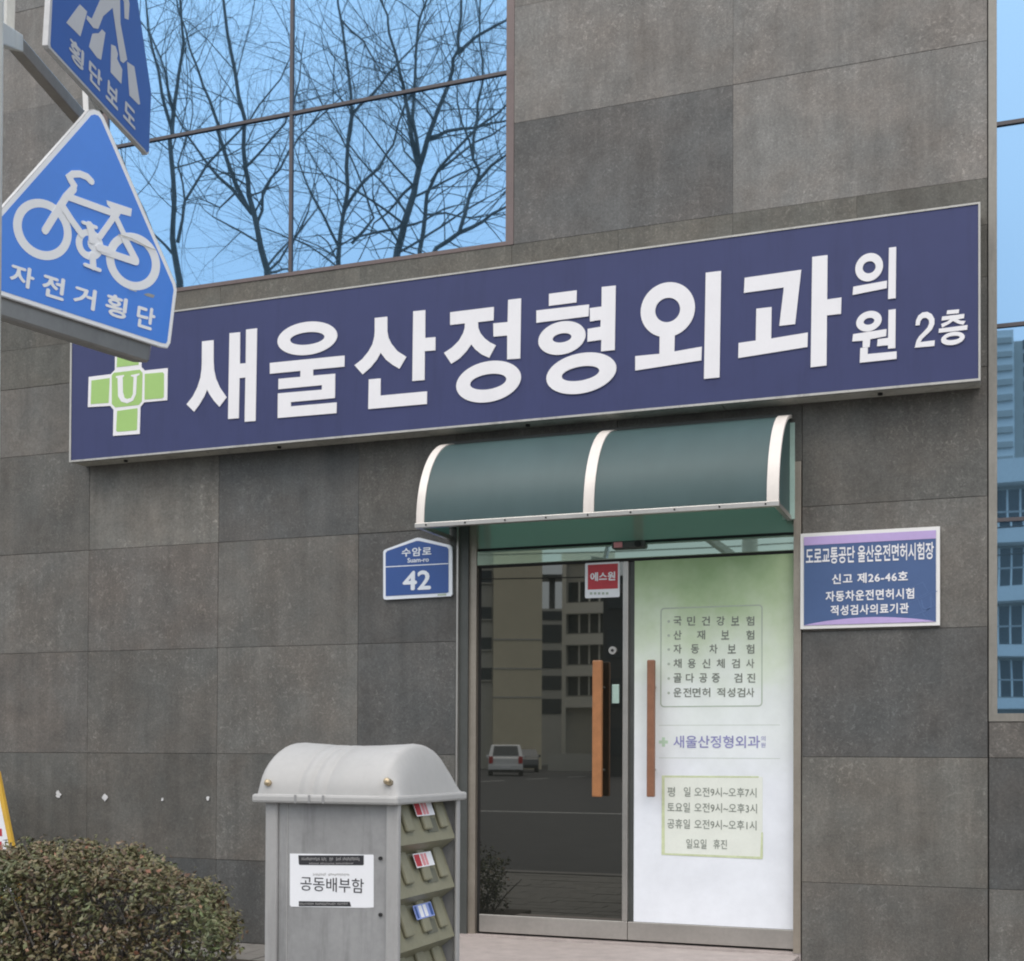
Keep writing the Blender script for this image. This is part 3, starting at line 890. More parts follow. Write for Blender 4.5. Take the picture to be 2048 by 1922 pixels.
# the tall stroke of the sixth letter, measured in the next close-up
G[2][3][1][2] = [[((1400 + x * 0.16097 - 1050) / 0.18612, (480 + y * 0.16097 - 530) / 0.18612) for x, y in ((72,408),(262,385),(243,1708),(50,1727))]]
def join(objs, name, parent):
    """several flat outlines of one letter become one mesh"""
    V, Fc = [], []
    mat = objs[0].data.materials[0]
    for o in objs:
        w = wloc(o); n0 = len(V)
        V += [v.co + w for v in o.data.vertices]
        Fc += [tuple(i + n0 for i in p.vertices) for p in o.data.polygons]
        me = o.data
        WORLD.pop(o.name, None)
        bpy.data.objects.remove(o); bpy.data.meshes.remove(me)
    return mesh_obj(name, V, Fc, mat, parent)
for ox, oy, s, glyphs in G:
    for g in glyphs:
        parts = []
        for i, grp in enumerate(g):
            parts.append(shape('tmp_part', [pxl(P, zz(l, ox, oy, s)) for l in grp], P, -0.003, 0.0012 + 0.0006 * i, M['signwhite']))
        join(parts, 'letter', sg)
# green cross with the letter U
q = lambda l: pxl(P, zz(l, 0, 600, 0.21436))
cr = shape('cross_emblem', [q([(1075,398),(1320,372),(1320,625),(1350,658),(1565,635),(1560,935),(1345,955),(1310,1000),(1303,1250),(1055,1268),(1060,1025),(1030,988),(820,1000),(828,718),(1035,692),(1072,652)])], P, -0.003, 0.001, M['signwhite'], sg)
for l in ([(855,752),(1025,728),(1015,960),(848,972)], [(1352,690),(1520,675),(1532,690),(1530,905),(1515,918),(1350,930)], [(1100,415),(1295,395),(1295,605),(1090,628)],
          [(1095,1035),(1285,1010),(1280,1205),(1270,1216),(1100,1230),(1085,1220)], [(1062,680),(1305,650),(1332,680),(1325,945),(1295,980),(1078,1003),(1045,970),(1045,705)]):
    shape('cross_field', [q(l)], P, 0.0012, 0.0022, M['signgreen'], cr)
shape('letter', [q([(1085,712),(1160,700),(1160,715),(1148,722),(1150,860),(1165,915),(1190,925),(1225,915),(1243,880),(1250,720),(1225,712),(1225,702),(1305,685),(1305,700),(1280,712),(1272,880),(1245,940),(1190,965),(1135,950),(1105,900),(1100,730),(1085,728)])], P, 0.0024, 0.0034, M['signwhite'], cr)

# ================================================================== CANOPY
cp = thing('door_canopy', 'curved teal plastic canopy with three white ribs over the glass door', 'canopy', (3.35, -0.2, 2.38))
CX0, CX1, CZB, CZT, CP = 2.408, 4.288, 2.392, 2.885, 0.40
def prof(t, off=0.0):     # t 0 at the front rail, 1 at the wall
    a = t * math.pi / 2 * 0.94
    return (-(CP + off) * (math.cos(a) - math.cos(math.pi / 2 * 0.94)) / (1 - math.cos(math.pi / 2 * 0.94)) - 0.012, CZB + (CZT - CZB + off) * math.sin(a) / math.sin(math.pi / 2 * 0.94))
def arc_sheet(name, x0, x1, off0, off1, mat, n=48):
    v, f = [], []
    for i in range(n + 1):
        t = i / n
        for x in (x0, x1):
            for o_ in (off0, off1):
                y, z = prof(t, o_)
                v.append((x, y, z))
    for i in range(n):
        a = i * 4; b_ = a + 4
        f += [(a + 1, b_ + 1, b_ + 3, a + 3), (a, a + 2, b_ + 2, b_), (a, b_, b_ + 1, a + 1), (a + 2, a + 3, b_ + 3, b_ + 2)]
    f += [(0, 1, 3, 2), (n * 4, n * 4 + 2, n * 4 + 3, n * 4 + 1)]
    return mesh_obj(name, v, f, mat, cp, smooth=False)
xm = wall(-CP).px(1179, 1022)[0]
rw = 0.044
ribx = [(CX0, CX0 + rw), (xm - rw * 0.62, xm + rw * 0.62), (CX1 - rw - 0.012, CX1)]
arc_sheet('roof_sheet', ribx[0][1] + 0.001, ribx[1][0] - 0.001, -0.004, 0.0, M['poly'])
arc_sheet('roof_sheet', ribx[1][1] + 0.001, ribx[2][0] - 0.001, -0.004, 0.0, M['poly'])
for a, b_ in ribx:
    arc_sheet('rib', a, b_, -0.010, 0.006, M['rib'])
m = MB(); m.box(CX0 - 0.006, CX1 + 0.004, -CP - 0.026, -CP + 0.002, CZB - 0.028, CZB - 0.002); m.obj('front_rail', M['steel'], cp, bevel=0.003)
for x in (CX0 + 0.002, CX1 - 0.024):
    m = MB(); m.box(x, x + 0.022, -CP + 0.003, -0.004, CZB - 0.027, CZB - 0.004); m.obj('side_rail', M['steel'], cp)
    # side panel under the arch
    n_ = 14
    v = [(x + 0.008, prof(i / n_, -0.014)[0], prof(i / n_, -0.014)[1]) for i in range(n_ + 1)] + [(x + 0.008, -0.014, CZB)]
    v2 = [(p[0] + 0.004, p[1], p[2]) for p in v]
    k = len(v)
    mesh_obj('side_sheet', v + v2, [tuple(range(k)), tuple(range(2 * k - 1, k - 1, -1))] + [(i, (i + 1) % k + 0, (i + 1) % k + k, i + k) for i in range(k)], M['poly'], cp)
m = MB(); m.box(CX1 - 0.05, CX1 + 0.012, -0.011, -0.004, CZB - 0.02, CZT - 0.03); m.obj('wall_plate', M['mint'], cp)
for k_ in range(9):
    x_ = CX0 + 0.06 + k_ * (CX1 - CX0 - 0.12) / 8
    m = MB(); m.tube([(x_, -CP - 0.0262, CZB - 0.015), (x_, -CP - 0.029, CZB - 0.015)], 0.005, 8); m.obj('screw', M['gap'], cp)
m = MB(); m.box(CX0, CX1, -0.02, -0.004, CZT - 0.012, CZT + 0.018); m.obj('wall_rail', M['darkmetal'], cp)

# ================================================================== WALL PLATES
P = wall(-0.016)
ap = thing('address_plate', 'small blue house number plate reading 42 with white rim, left of the door', 'address plate', (2.0, -0.01, 2.0))
q = lambda l: pxl(P, zz(l, 740, 1050, 0.1006))
shape('rim', [q([(300,487),(900,262),(940,252),(990,254),(1590,398),(1622,425),(1632,470),(1634,1380),(1600,1415),(320,1485),(280,1475),(262,1440),(262,540),(275,505)])], P, -0.012, 0, M['plate_white'], ap)
fld = shape('plate_field', [q([(312,560),(345,515),(925,317),(985,318),(1530,440),(1562,480),(1562,1335),(1520,1350),(315,1415)])], P, 0.0005, 0.002, M['plate_blue'], ap)
shape('divider', [q([(315,826),(1562,758),(1562,776),(315,844)])], P, 0.0022, 0.003, M['plate_white'], ap)
def tq(nm, s, L, Rr, h, par, mat, ox, oy, sc_, PP, bold=0.0, space=1.0, c=0.003):
    return textpx(nm, s, PP, (ox + L[0] * sc_, oy + L[1] * sc_), (ox + Rr[0] * sc_, oy + Rr[1] * sc_), h * sc_, c, mat, par, bold=bold, space=space)
tq('lettering', '수암로', (635, 545), (1225, 522), 175, ap, M['plate_white'], 740, 1050, 0.1006, P, 0.02, 1.1)
tq('lettering', 'Suam-ro', (750, 702), (1175, 688), 92, ap, M['plate_white'], 740, 1050, 0.1006, P, 0.02)
tq('lettering', '42', (655, 1110), (1215, 1092), 385, ap, M['plate_white'], 740, 1050, 0.1006, P, 0.026)
shape('rim_print', [q([(1345,1372),(1515,1360),(1515,1402),(1345,1410)])], P, 0.0003, 0.001, M['greyink2'], ap)

P = wall(-0.022)
pq = thing('notice_plaque', 'rectangular dark blue notice plaque with white Korean text and lavender edges, right of the door', 'plaque', (4.66, -0.01, 2.05))
q = lambda l: pxl(P, zz(l, 1580, 1020, 0.2354))
a0, bt = P.px(1600.7, 1067.5); a1, bb = P.px(1879.8, 1250.5)
box('plate', a0, a1, -0.021, -0.002, bb, bt, M['white'], pq, bevel=0.001)
i = 0.018
box('plate_field', a0 + i, a1 - i, -0.0235, -0.0215, bb + i, bt - i, M['plaque_blue'], pq)
tb = bt - i; bx_ = bb + i; l0 = a0 + i; l1 = a1 - i
shape('lavender_band', [[(l0, tb - 0.042), (l1, tb - 0.040), (l1, tb), (l0, tb)]], P, 0.002, 0.003, M['lav'], pq)
arc = [(l0 + (l1 - l0) * k / 20, bx_ + 0.031 * math.sin(math.pi * min(1, k / 20)) ** 0.8) for k in range(21)]
shape('lavender_band', [arc + [(l1, bx_), (l0, bx_)]] if False else [arc], P, 0.002, 0.003, M['lav'], pq)
for l in ([(1020,660),(1130,610),(1180,700),(1080,755)], [(1085,760),(1195,705),(1235,810),(1130,870)]):
    pts = q(l); cx_ = sum(p[0] for p in pts) / 4; cy_ = sum(p[1] for p in pts) / 4
    inner = [(cx_ + (p[0] - cx_) * 0.9, cy_ + (p[1] - cy_) * 0.9) for p in pts]
    shape('watermark', [pts, inner], P, 0.0018, 0.0022, M['plaque_line'], pq)
for l in ([(1190,700),(1250,690)], [(1010,905),(1120,868),(1180,945)], [(1000,790),(1085,757)]):
    shape('watermark', [stroke(q(l), 0.0035, False)], P, 0.0018, 0.0022, M['plaque_line'], pq)
shape('watermark', [stroke(q([(1115,760),(1130,830),(1165,845),(1200,815),(1195,735)]), 0.006, False)], P, 0.0018, 0.0022, M['plaque_line'], pq)
tq('lettering', '도로교통공단 울산운전면허시험장', (135, 390), (1222, 350), 145, pq, M['signwhite'], 1580, 1020, 0.2354, P, 0.018)
tq('lettering', '신고 제26-46호', (357, 588), (1003, 563), 88, pq, M['signwhite'], 1580, 1020, 0.2354, P, 0.025, 1.1)
tq('lettering', '자동차운전면허시험', (303, 735), (1055, 708), 92, pq, M['signwhite'], 1580, 1020, 0.2354, P, 0.025, 1.1)
tq('lettering', '적성검사의료기관', (345, 855), (1010, 832), 88, pq, M['signwhite'], 1580, 1020, 0.2354, P, 0.025, 1.1)

# ================================================================== TRAFFIC SIGNS ON THEIR POLE
def lean_plane(O, u, ref, slope):
    """plane through O with horizontal axis u, tilted so that its up axis leans as measured (dx per unit up) at pixel ref"""
    u = Vector(u).normalized()
    h = Vector((0, 0, 1)).cross(u)         # horizontal, perpendicular to u
    best = None
    for k in range(-600, 601):
        t = R(k * 0.1)
        v = Vector((0, 0, 1)) * math.cos(t) + h * math.sin(t)
        Pt = Plane(O, u, v)
        a, b = Pt.px(*ref)
        p0 = Pt.pt(a, b); p1 = Pt.pt(a, b + 0.02)
        x0, y0 = proj(p0); x1, y1 = proj(p1)
        e = abs((x1 - x0) / (y0 - y1) - slope)
        if best is None or e < best[0]: best = (e, Pt)
    return best[1]
def proj(p):
    d = p - CAM
    r = d.x * math.cos(YAW) - d.y * math.sin(YAW)
    fw = d.x * math.sin(YAW) + d.y * math.cos(YAW)
    f2 = fw * math.cos(PIT) + d.z * math.sin(PIT)
    u2 = -fw * math.sin(PIT) + d.z * math.cos(PIT)
    a = r / f2 * F; b = u2 / f2 * F
    return 1024 + SX + a * math.cos(ROL) - b * math.sin(ROL), 961 + SY - (a * math.sin(ROL) + b * math.cos(ROL))

# bicycle crossing sign
DB = 4.75
Ob = CAM + ray(336, 697) * DB
ub = ray(3080, 1504); ub.z = 0
PB = lean_plane(Ob, ub, (340, 640), 0.126)
pole_xy = CAM + ray(-69, 1000) * 2.83
ts = thing('traffic_sign_pole', 'pale grey pole with box arms reaching in at the left edge behind the blue signs', 'sign pole', (pole_xy.x, pole_xy.y, GZ))
m = MB(); m.tube([(pole_xy.x, pole_xy.y, GZ), (pole_xy.x, pole_xy.y, 5.4)], [0.069, 0.064], 24); m.obj('pole', M['pole'], ts, smooth=True)
m = MB(); m.tube([(pole_xy.x, pole_xy.y, GZ), (pole_xy.x, pole_xy.y, GZ + 0.02)], 0.16, 16); m.obj('base_plate', M['galv'], ts)
bs = thing('bicycle_crossing_sign', 'bright blue house shaped road sign with white bicycle, in front of the signboard', 'road sign', tuple(PB.pt(-0.45, 0.3)))
ol = [(187, 218), (199, 222), (208, 234), (351, 566), (354, 580), (341, 686), (335, 697), (322, 695), (-22, 584), (-30, 574), (-26, 456), (-20, 443), (167, 232), (176, 221)]
op = pxl(PB, ol)
print('bike sign width', op[7][0] - op[8][0], 'height', op[0][1] - op[7][1], 'loc', PB.pt(-0.45, 0.3))
cxm = sum(p[0] for p in op) / len(op); cym = sum(p[1] for p in op) / len(op)
def inset(pts, d):
    n = len(pts); o = []
    area = sum(pts[i][0] * pts[(i + 1) % n][1] - pts[(i + 1) % n][0] * pts[i][1] for i in range(n))
    s = 1 if area > 0 else -1
    for i in range(n):
        a, b, c = Vector(pts[i - 1]), Vector(pts[i]), Vector(pts[(i + 1) % n])
        e1 = (b - a).normalized(); e2 = (c - b).normalized()
        n1 = Vector((-e1.y, e1.x)) * s; n2 = Vector((-e2.y, e2.x)) * s
        k = (n1 + n2)
        k = k / max(0.6, 1 + n1.dot(n2))
        o.append(tuple(b + k * d))
    return o
shape('sign_rim', [op], PB, -0.018, 0, M['rim'], bs)
shape('sign_border', [inset(op, 0.003)], PB, 0.0003, 0.0012, M['road_white'], bs)
shape('sign_face', [inset(op, 0.016)], PB, 0.0014, 0.0022, M['road_blue'], bs)
ZB = lambda l: pxl(PB, zz(l, 0, 330, 0.21433))
kpx = (PB.px(170, 480)[0] - PB.px(169, 480)[0]) * 0.21433 * 1.02   # metres per unit of the close-up
bk = [  # loops groups
 [ell((391,602),(273,60),(12,-280)), ell((395,600),(197,44),(8,-200))],
 [ell((1237,900),(252,52),(10,-264)), ell((1237,900),(176,38),(8,-188))],
 [ell((830,742),(128,30),(5,-142)), ell((815,735),(52,12),(2,-75))],
 [ell((875,735),(62,14),(3,-70),20)],
 [[(990,330),(1225,408),(1215,480),(1120,455),(1095,500),(1020,480),(1045,425),(995,368)]],
 [[(1100,655),(1160,628),(1225,640),(1310,685),(1375,735),(1415,780),(1370,770),(1280,735),(1180,690)]],
]
bst = [([(415,612),(500,475),(610,300),(680,225)],62), ([(672,235),(685,190),(655,145),(640,112),(675,85),(740,84),(805,110),(848,155)],54), ([(640,300),(1045,448)],56), ([(575,380),(665,520),(760,650)],54),
       ([(1060,480),(925,670)],50), ([(1065,470),(1150,650)],48), ([(1150,680),(1262,890)],62), ([(950,800),(1262,905)],58), ([(765,535),(890,583)],28), ([(825,560),(850,640),(850,700)],62),
       ([(855,850),(862,950)],56), ([(785,930),(922,982)],30), ([(915,770),(1010,800)],60)]
parts = [shape('tmp_part', [ZB(l) for l in grp], PB, 0.0023, 0.0030 + 0.00025 * i, M['road_white']) for i, grp in enumerate(bk)]
for i, (l, w) in enumerate(bst):
    parts.append(shape('tmp_part', [stroke(ZB(l), w * kpx)], PB, 0.0023, 0.0045 + 0.00025 * i, M['road_white']))
join(parts, 'bicycle_symbol', bs)
for ch, x0, x1, y0, y1 in (('자', 85, 318, 905, 1172), ('전', 385, 602, 1000, 1275), ('거', 678, 892, 1105, 1368), ('횡', 975, 1182, 1185, 1452), ('단', 1268, 1442, 1292, 1555)):
    cxx, cyy = (x0 + x1) / 2, (y0 + y1) / 2
    w, h = (x1 - x0), (y1 - y0) - (x1 - x0) * 0.28
    tq('letter', ch, (cxx - w * 0.485, cyy - w * 0.14), (cxx + w * 0.485, cyy + w * 0.14), h, bs, M['road_white'], 0, 330, 0.21433, PB, 0.03, c=0.0032)
# scratches and a dent mark
for l in ([(1090,648),(1220,690),(1370,770),(1440,795)], [(1190,1160),(1260,1180)]):
    shape('scratch', [stroke(ZB(l), 0.0032, False)], PB, 0.0095, 0.0098, M['alu_under'], bs)
shape('scrape', [ZB([(1335,1205),(1380,1195),(1440,1215),(1425,1240),(1370,1225)])], PB, 0.0024, 0.0027, M['alu'], bs)
# the box arm behind the bicycle sign
a1, b1_ = PB.px(296, 694)
arm = MB()
top_l = PB.px(0, 590); lo_l = PB.px(0, 632)
hgt = 0.085
dirb = (Vector(PB.px(0, 592)) - Vector(PB.px(300, 690))).normalized()
Pa = Plane(PB.pt(a1, b1_, -0.02), PB.u * dirb.x + PB.v * dirb.y, PB.v)
endp = PB.px(303, 697)
v0 = Vector((endp[0] + 0.0, endp[1] - 0.03))
n2 = Vector((-dirb.y, dirb.x))
if n2.y < 0: n2 = -n2
prf = []
for c_, b_ in ((-0.022, 0.0), (-0.028, 0.006), (-0.105, 0.006), (-0.112, 0.0), (-0.112, -0.062), (-0.105, -0.070), (-0.028, -0.070), (-0.022, -0.062)):
    prf.append((b_, c_))
v, f = [], []
secs = [0.0, 0.012, 0.03, 0.2, 0.6, 1.3]
for k, s_ in enumerate(secs):
    base_ = Vector(endp) + dirb * (s_ - 0.02) + Vector((0, 0.022))
    kk = 0.8 if k == 0 else 1.0
    for b_, c_ in prf:
        bb_ = -0.032 + (b_ + 0.032) * kk
        qq = base_ + n2 * bb_
        v.append(PB.pt(qq.x, qq.y, -0.067 + (c_ + 0.067) * kk))
np_ = len(prf)
for k in range(len(secs) - 1):
    for j in range(np_):
        f.append((k * np_ + j, k * np_ + (j + 1) % np_, (k + 1) * np_ + (j + 1) % np_, (k + 1) * np_ + j))
f.append(tuple(range(np_))[::-1]); f.append(tuple((len(secs) - 1) * np_ + j for j in range(np_)))
mesh_obj('arm', v, f, M['galv'], ts, smooth=False)
ARM_END = sum((Vector(p) for p in v[-np_:]), Vector()) / np_

# pedestrian crossing sign, seen at a steep angle
DC = 4.95
Oc = CAM + ray(296, 310) * DC
vpx = 197 + (1504 - 199) / 1.10
uc = ray(vpx, 1504); uc.z = 0
PC = lean_plane(Oc, uc, (200, 200), 0.05)
cs = thing('pedestrian_crossing_sign', 'dark blue pedestrian crossing sign with striped crossing symbol, cut off at the top left', 'road sign', tuple(PC.pt(-0.4, 0.3)))
ol = [(268, 0), (302, 183), (302, 192), (298, 306), (294, 310), (289, 303), (98, 97), (95, 90), (103, -40), (108, -60), (222, -262), (230, -268), (236, -250)]
oc = pxl(PC, ol)
print('cross sign width', oc[4][0] - oc[6][0], 'height', oc[11][1] - oc[4][1], 'loc', PC.pt(-0.4, 0.3))
shape('sign_rim', [oc], PC, -0.018, 0, M['rim'], cs)
shape('sign_border', [inset(oc, 0.002)], PC, 0.0003, 0.0012, M['road_grey'], cs)
olf = [(274, 0), (301, 183), (301, 192), (297, 302), (293, 305), (289, 299), (101, 94), (100, 88), (106, -36), (112, -50), (222, -245), (228, -248), (234, -235)]
shape('sign_face', [pxl(PC, olf)], PC, 0.0014, 0.0022, M['road_blue2'], cs)
ZC = lambda l: pxl(PC, zz(l, 0, 0, 0.19293))
for l in ([(820,45),(895,120),(825,378),(680,235)], [(1050,305),(1085,340),(1040,620),(1000,600),(915,485),(950,350),(985,345),(1015,345)], [(1145,460),(1190,480),(1215,560),(1205,610),(1260,720),(1250,870),(1140,750)], [(1310,640),(1385,690),(1445,1080),(1430,1085),(1335,990)]):
    shape('crossing_stripe', [ZC(l)], PC, 0.0023, 0.0030, M['road_grey'], cs)
shape('walking_figure', [ZC([(1060,-80),(1100,-260),(1130,-420),(1215,-470),(1275,-400),(1290,-180),(1335,40),(1325,205),(1285,190),(1278,20),(1235,-60),(1240,240),(1310,620),(1270,655),(1240,630),(1160,80),(1060,170),(1010,300),(960,290),(890,200),(895,160),(945,195),(1030,0)])], PC, 0.0023, 0.0031, M['road_grey'], cs)
shape('walking_figure_head', [ell(ZC([(1205, -590)])[0], (0.055, 0), (0, 0.055), 20)], PC, 0.0023, 0.0031, M['road_grey'], cs)
for ch, x0, x1, y0, y1 in (('횡', 700, 868, 385, 738), ('단', 905, 1055, 620, 955), ('보', 1085, 1225, 820, 1140), ('도', 1265, 1405, 1040, 1340)):
    cxx, cyy = (x0 + x1) / 2, (y0 + y1) / 2
    w = x1 - x0; h = (y1 - y0) * 1.05 - w * 0.85
    tq('letter', ch, (cxx - w * 0.45, cyy - w * 0.5), (cxx + w * 0.45, cyy + w * 0.5), h, cs, M['road_grey'], 0, 0, 0.19293, PC, 0.03, c=0.0028)
# upper box arm, hanger and clamp
def beam(p0, p1, w, h, name, mat, par, bev=0.004):
    p0, p1 = Vector(p0), Vector(p1)
    t = (p1 - p0).normalized(); a = t.cross(Vector((0, 0, 1))).normalized(); b = a.cross(t)
    v = []
    for p in (p0, p1):
        for sa, sb in ((-1, -1), (1, -1), (1, 1), (-1, 1)):
            v.append(p + a * sa * w / 2 + b * sb * h / 2)
    return mesh_obj(name, v, [(0, 1, 2, 3), (7, 6, 5, 4), (0, 4, 5, 1), (1, 5, 6, 2), (2, 6, 7, 3), (3, 7, 4, 0)], mat, par, bevel=bev)
pA = CAM + ray(28, 84) * 4.62
pB = CAM + ray(215, 300) * 5.25
beam(pA, pB, 0.045, 0.05, 'arm', M['galv'], ts)
beam(CAM + ray(-62, 40) * 2.83, pA, 0.06, 0.055, 'arm_bracket', M['pole'], ts)
beam(CAM + ray(-62, 560) * 2.83, ARM_END, 0.06, 0.06, 'arm_bracket', M['galv'], ts)
h0 = CAM + ray(170, 178) * 5.08; h1 = CAM + ray(173, 240) * 5.08
beam(h0, h1, 0.022, 0.02, 'hanger', M['white'], ts, 0.002)
k0 = CAM + ray(18, -40) * 4.5; k1 = CAM + ray(15, 60) * 4.5
beam(k0, k1, 0.035, 0.03, 'bracket_post', M['pole'], ts, 0.002)
h0 = CAM + ray(188, 196) * 5.2; h1 = CAM + ray(204, 224) * 5.2
beam(h0, h1, 0.03, 0.03, 'clamp', M['darkmetal'], ts, 0.002)

# ================================================================== LEAFLET BOX
BY = -2.96
pb = wall(BY)
BX0, zl = pb.px(506, 1600); BX1, _ = pb.px(795, 1600)
zl = 1.045; BD = 0.55
lb = thing('leaflet_box', 'grey plastic leaflet box with arched pale lid and white label, standing on the pavement', 'leaflet box', ((BX0 + BX1) / 2, BY + BD / 2, GZ))
ov = 0.030
bx0, bx1, by0, by1 = BX0 + ov, BX1 - 0.008, BY + 0.025, BY + BD - 0.03
fx = lambda u, y=by0: wall(y).px(u, 1650)[0]
pw = 0.045
for (x, y) in ((bx0, by0), (bx1 - pw, by0), (bx0, by1 - 0.03), (bx1 - 0.012, by1 - 0.03)):
    w_ = pw if x < bx1 - 0.02 else 0.012
    box('corner_post', x, x + w_, y, y + (0.03 if y > by0 else 0.022), GZ + 0.03, zl, M['boxgrey'], lb, bevel=0.006)
box('front_panel', bx0 + pw + 0.002, bx1 - pw - 0.002, by0 + 0.010, by0 + 0.02, GZ + 0.08, zl - 0.002, M['boxgrey2'], lb)
box('panel_edge', bx0 + pw + 0.032, bx0 + pw + 0.035, by0 + 0.008, by0 + 0.0099, GZ + 0.08, zl - 0.002, M['boxgrey'], lb)
box('left_panel', bx0 + 0.006, bx0 + 0.012, by0 + 0.024, by1 - 0.03, GZ + 0.08, zl - 0.002, M['boxgrey2'], lb)
box('back_panel', bx0 + 0.02, bx1 - 0.02, by1 - 0.012, by1 - 0.006, GZ + 0.08, zl - 0.002, M['boxgrey2'], lb)
box('inner_wall', bx1 - 0.12, bx1 - 0.11, by0 + 0.024, by1 - 0.03, GZ + 0.08, zl - 0.002, M['trayd'], lb)
box('base', bx0 - 0.01, bx1 + 0.01, by0 - 0.01, by1 + 0.01, GZ, GZ + 0.075, M['boxgrey'], lb, bevel=0.01)
for u, v_ in ((759, 1717), (759, 1830)):
    a, b_ = wall(by0).px(u, v_)
    m = MB(); m.tube([(a, by0 + 0.0098, b_), (a, by0 + 0.003, b_)], 0.006, 10); m.obj('bolt', M['gap'], lb)
# lid: barrel with rounded ends and three shallow grooves
v, f = [], []
nt_, xsn = 22, []
L_ = BX1 - BX0
xs_ = [0.0, 0.012, 0.03, 0.06, 0.10]
gro = [0.30, 0.40, 0.50]
pos = [(0.004, 0.92, 0)] + [(0.015, 0.96, 0), (0.03, 0.99, 0), (0.05, 1.0, 0)]
for g_ in gro:
    pos += [(g_ - 0.022, 1.0, 0), (g_ - 0.008, 1.0, 1), (g_ + 0.008, 1.0, 1), (g_ + 0.022, 1.0, 0)]
pos += [(0.62, 1.0, 0), (0.80, 1.0, 0), (0.86, 1.0, 0), (0.885, 0.985, 0), (0.905, 0.95, 0), (0.918, 0.90, 0)]
LH = 0.172
def lidp(s_, k, gv, t):
    a = math.pi * t
    sg_ = 1 if math.cos(a) >= 0 else -1
    yy = -math.copysign(abs(math.cos(a)) ** 0.95, math.cos(a))
    hh = abs(math.sin(a)) ** 1.08
    dip = 1 - 0.07 * math.sin(math.pi * s_) 
    z_ = zl + 0.014 + LH * dip * hh * k - (0.005 if gv else 0)
    half = BD / 2 - 0.012 - (0.004 if gv else 0)
    half *= (1 - (1 - k) * 0.35)
    return (BX0 + 0.008 + s_ * (L_ - 0.016), BY + BD / 2 + yy * half, z_)
for (s_, k, gv) in pos:
    for j in range(nt_ + 1):
        v.append(lidp(s_, k, gv, j / nt_))
nn = nt_ + 1
for a in range(len(pos) - 1):
    for j in range(nt_):
        f.append((a * nn + j, (a + 1) * nn + j, (a + 1) * nn + j + 1, a * nn + j + 1))
# ends: slope gently outwards to the lip
for end, x_ in ((0, BX0 + 0.004), (len(pos) - 1, BX1 - 0.006)):
    bi = len(v)
    rings = 4
    for r_ in range(1, rings + 1):
        kk = 1 - r_ / rings
        for j in range(nn):
            p = v[end * nn + j]
            z_ = zl + 0.014 + (p[2] - zl - 0.014) * kk
            xx = p[0] + (x_ - p[0]) * (1 - kk) ** 0.7
            v.append((xx, p[1], z_))
    prev = end * nn
    for r_ in range(rings):
        cur = bi + r_ * nn
        for j in range(nt_):
            q_ = (prev + j, cur + j, cur + j + 1, prev + j + 1)
            f.append(q_ if end else q_[::-1])
        prev = cur
lid = mesh_obj('lid', v, f, M['lid'], lb, smooth=True)
lp = box('lid_lip', BX0 - 0.004, BX1 + 0.002, BY - 0.004, BY + BD + 0.004, zl - 0.012, zl + 0.016, M['lid'], lid, bevel=0.008)
for g_ in gro:
    x_ = BX0 + 0.008 + g_ * (L_ - 0.016)
    box('groove_notch', x_ - 0.004, x_ + 0.004, BY - 0.0052, BY - 0.0035, zl - 0.011, zl + 0.015, M['boxgrey2'], lid)
for u, v_ in ((541, 1566), (779, 1563)):
    Pl = wall(BY + 0.03)
    a, b_ = Pl.px(u, v_)
    m = MB(); m.tube([(a, BY + 0.035, b_ - 0.004), (a, BY + 0.008, b_ + 0.003), (a, BY + 0.003, b_ + 0.005)], [0.011, 0.011, 0.006], 12); m.obj('brass_bolt', M['brass'], lid, smooth=True)
# white label on the front panel
P = wall(by0 + 0.0098)
q = lambda l: pxl(P, zz(l, 570, 1690, 0.1006))
lab = shape('label', [q([(100,170),(255,170),(1565,190),(1750,190),(1765,215),(1765,1240),(1600,1250),(125,1225),(100,1195)])], P, 0.0002, 0.001, M['paper'], lb)
shape('label_bar', [q([(270,205),(1570,205),(1570,385),(1550,402),(300,395),(280,375)])], P, 0.0012, 0.0018, M['ink'], lab)
shape('label_bar', [q([(280,1115),(1290,1128),(1320,1220),(280,1215)])], P, 0.0012, 0.0018, M['ink'], lab)
tq('lettering', '공동배부함', (312, 785), (1570, 790), 285, lab, M['ink'], 570, 1690, 0.1006, P, 0.0, c=0.0016)
def marks(x0, x1, y0, y1, mat, gaps, c, par, n):
    """print too small to read: short upright and level strokes"""
    loops = []
    for k in range(n):
        s_ = k / n
        if any(a < s_ < b for a, b in gaps): continue
        xa = x0 + (x1 - x0) * s_; wd = (x1 - x0) / n * 0.62
        yy0 = y0 + (y1 - y0) * random.uniform(0, 0.3); yy1 = y1 - (y1 - y0) * random.uniform(0, 0.3)
        loops.append(q([(xa, yy0), (xa + wd * 0.5, yy0), (xa + wd * 0.5, yy1), (xa, yy1)]))
        ym = random.uniform(yy0, yy1 - 10)
        loops.append(q([(xa + wd * 0.55, ym), (xa + wd, ym), (xa + wd, ym + 12), (xa + wd * 0.55, ym + 12)]))
    shape('small_print', loops, P, c, c + 0.0005, mat, par)
marks(340, 1500, 235, 320, M['boxgrey'], ((0.30, 0.33), (0.43, 0.46), (0.54, 0.57), (0.67, 0.70)), 0.0020, lab, 44)
marks(490, 1370, 345, 385, M['boxgrey'], ((0.2, 0.23), (0.55, 0.58)), 0.0020, lab, 40)
marks(565, 1290, 555, 615, M['lid'], ((0.35, 0.4),), 0.0012, lab, 36)
marks(300, 1260, 1140, 1195, M['boxgrey'], ((0.28, 0.31), (0.73, 0.77)), 0.0020, lab, 40)
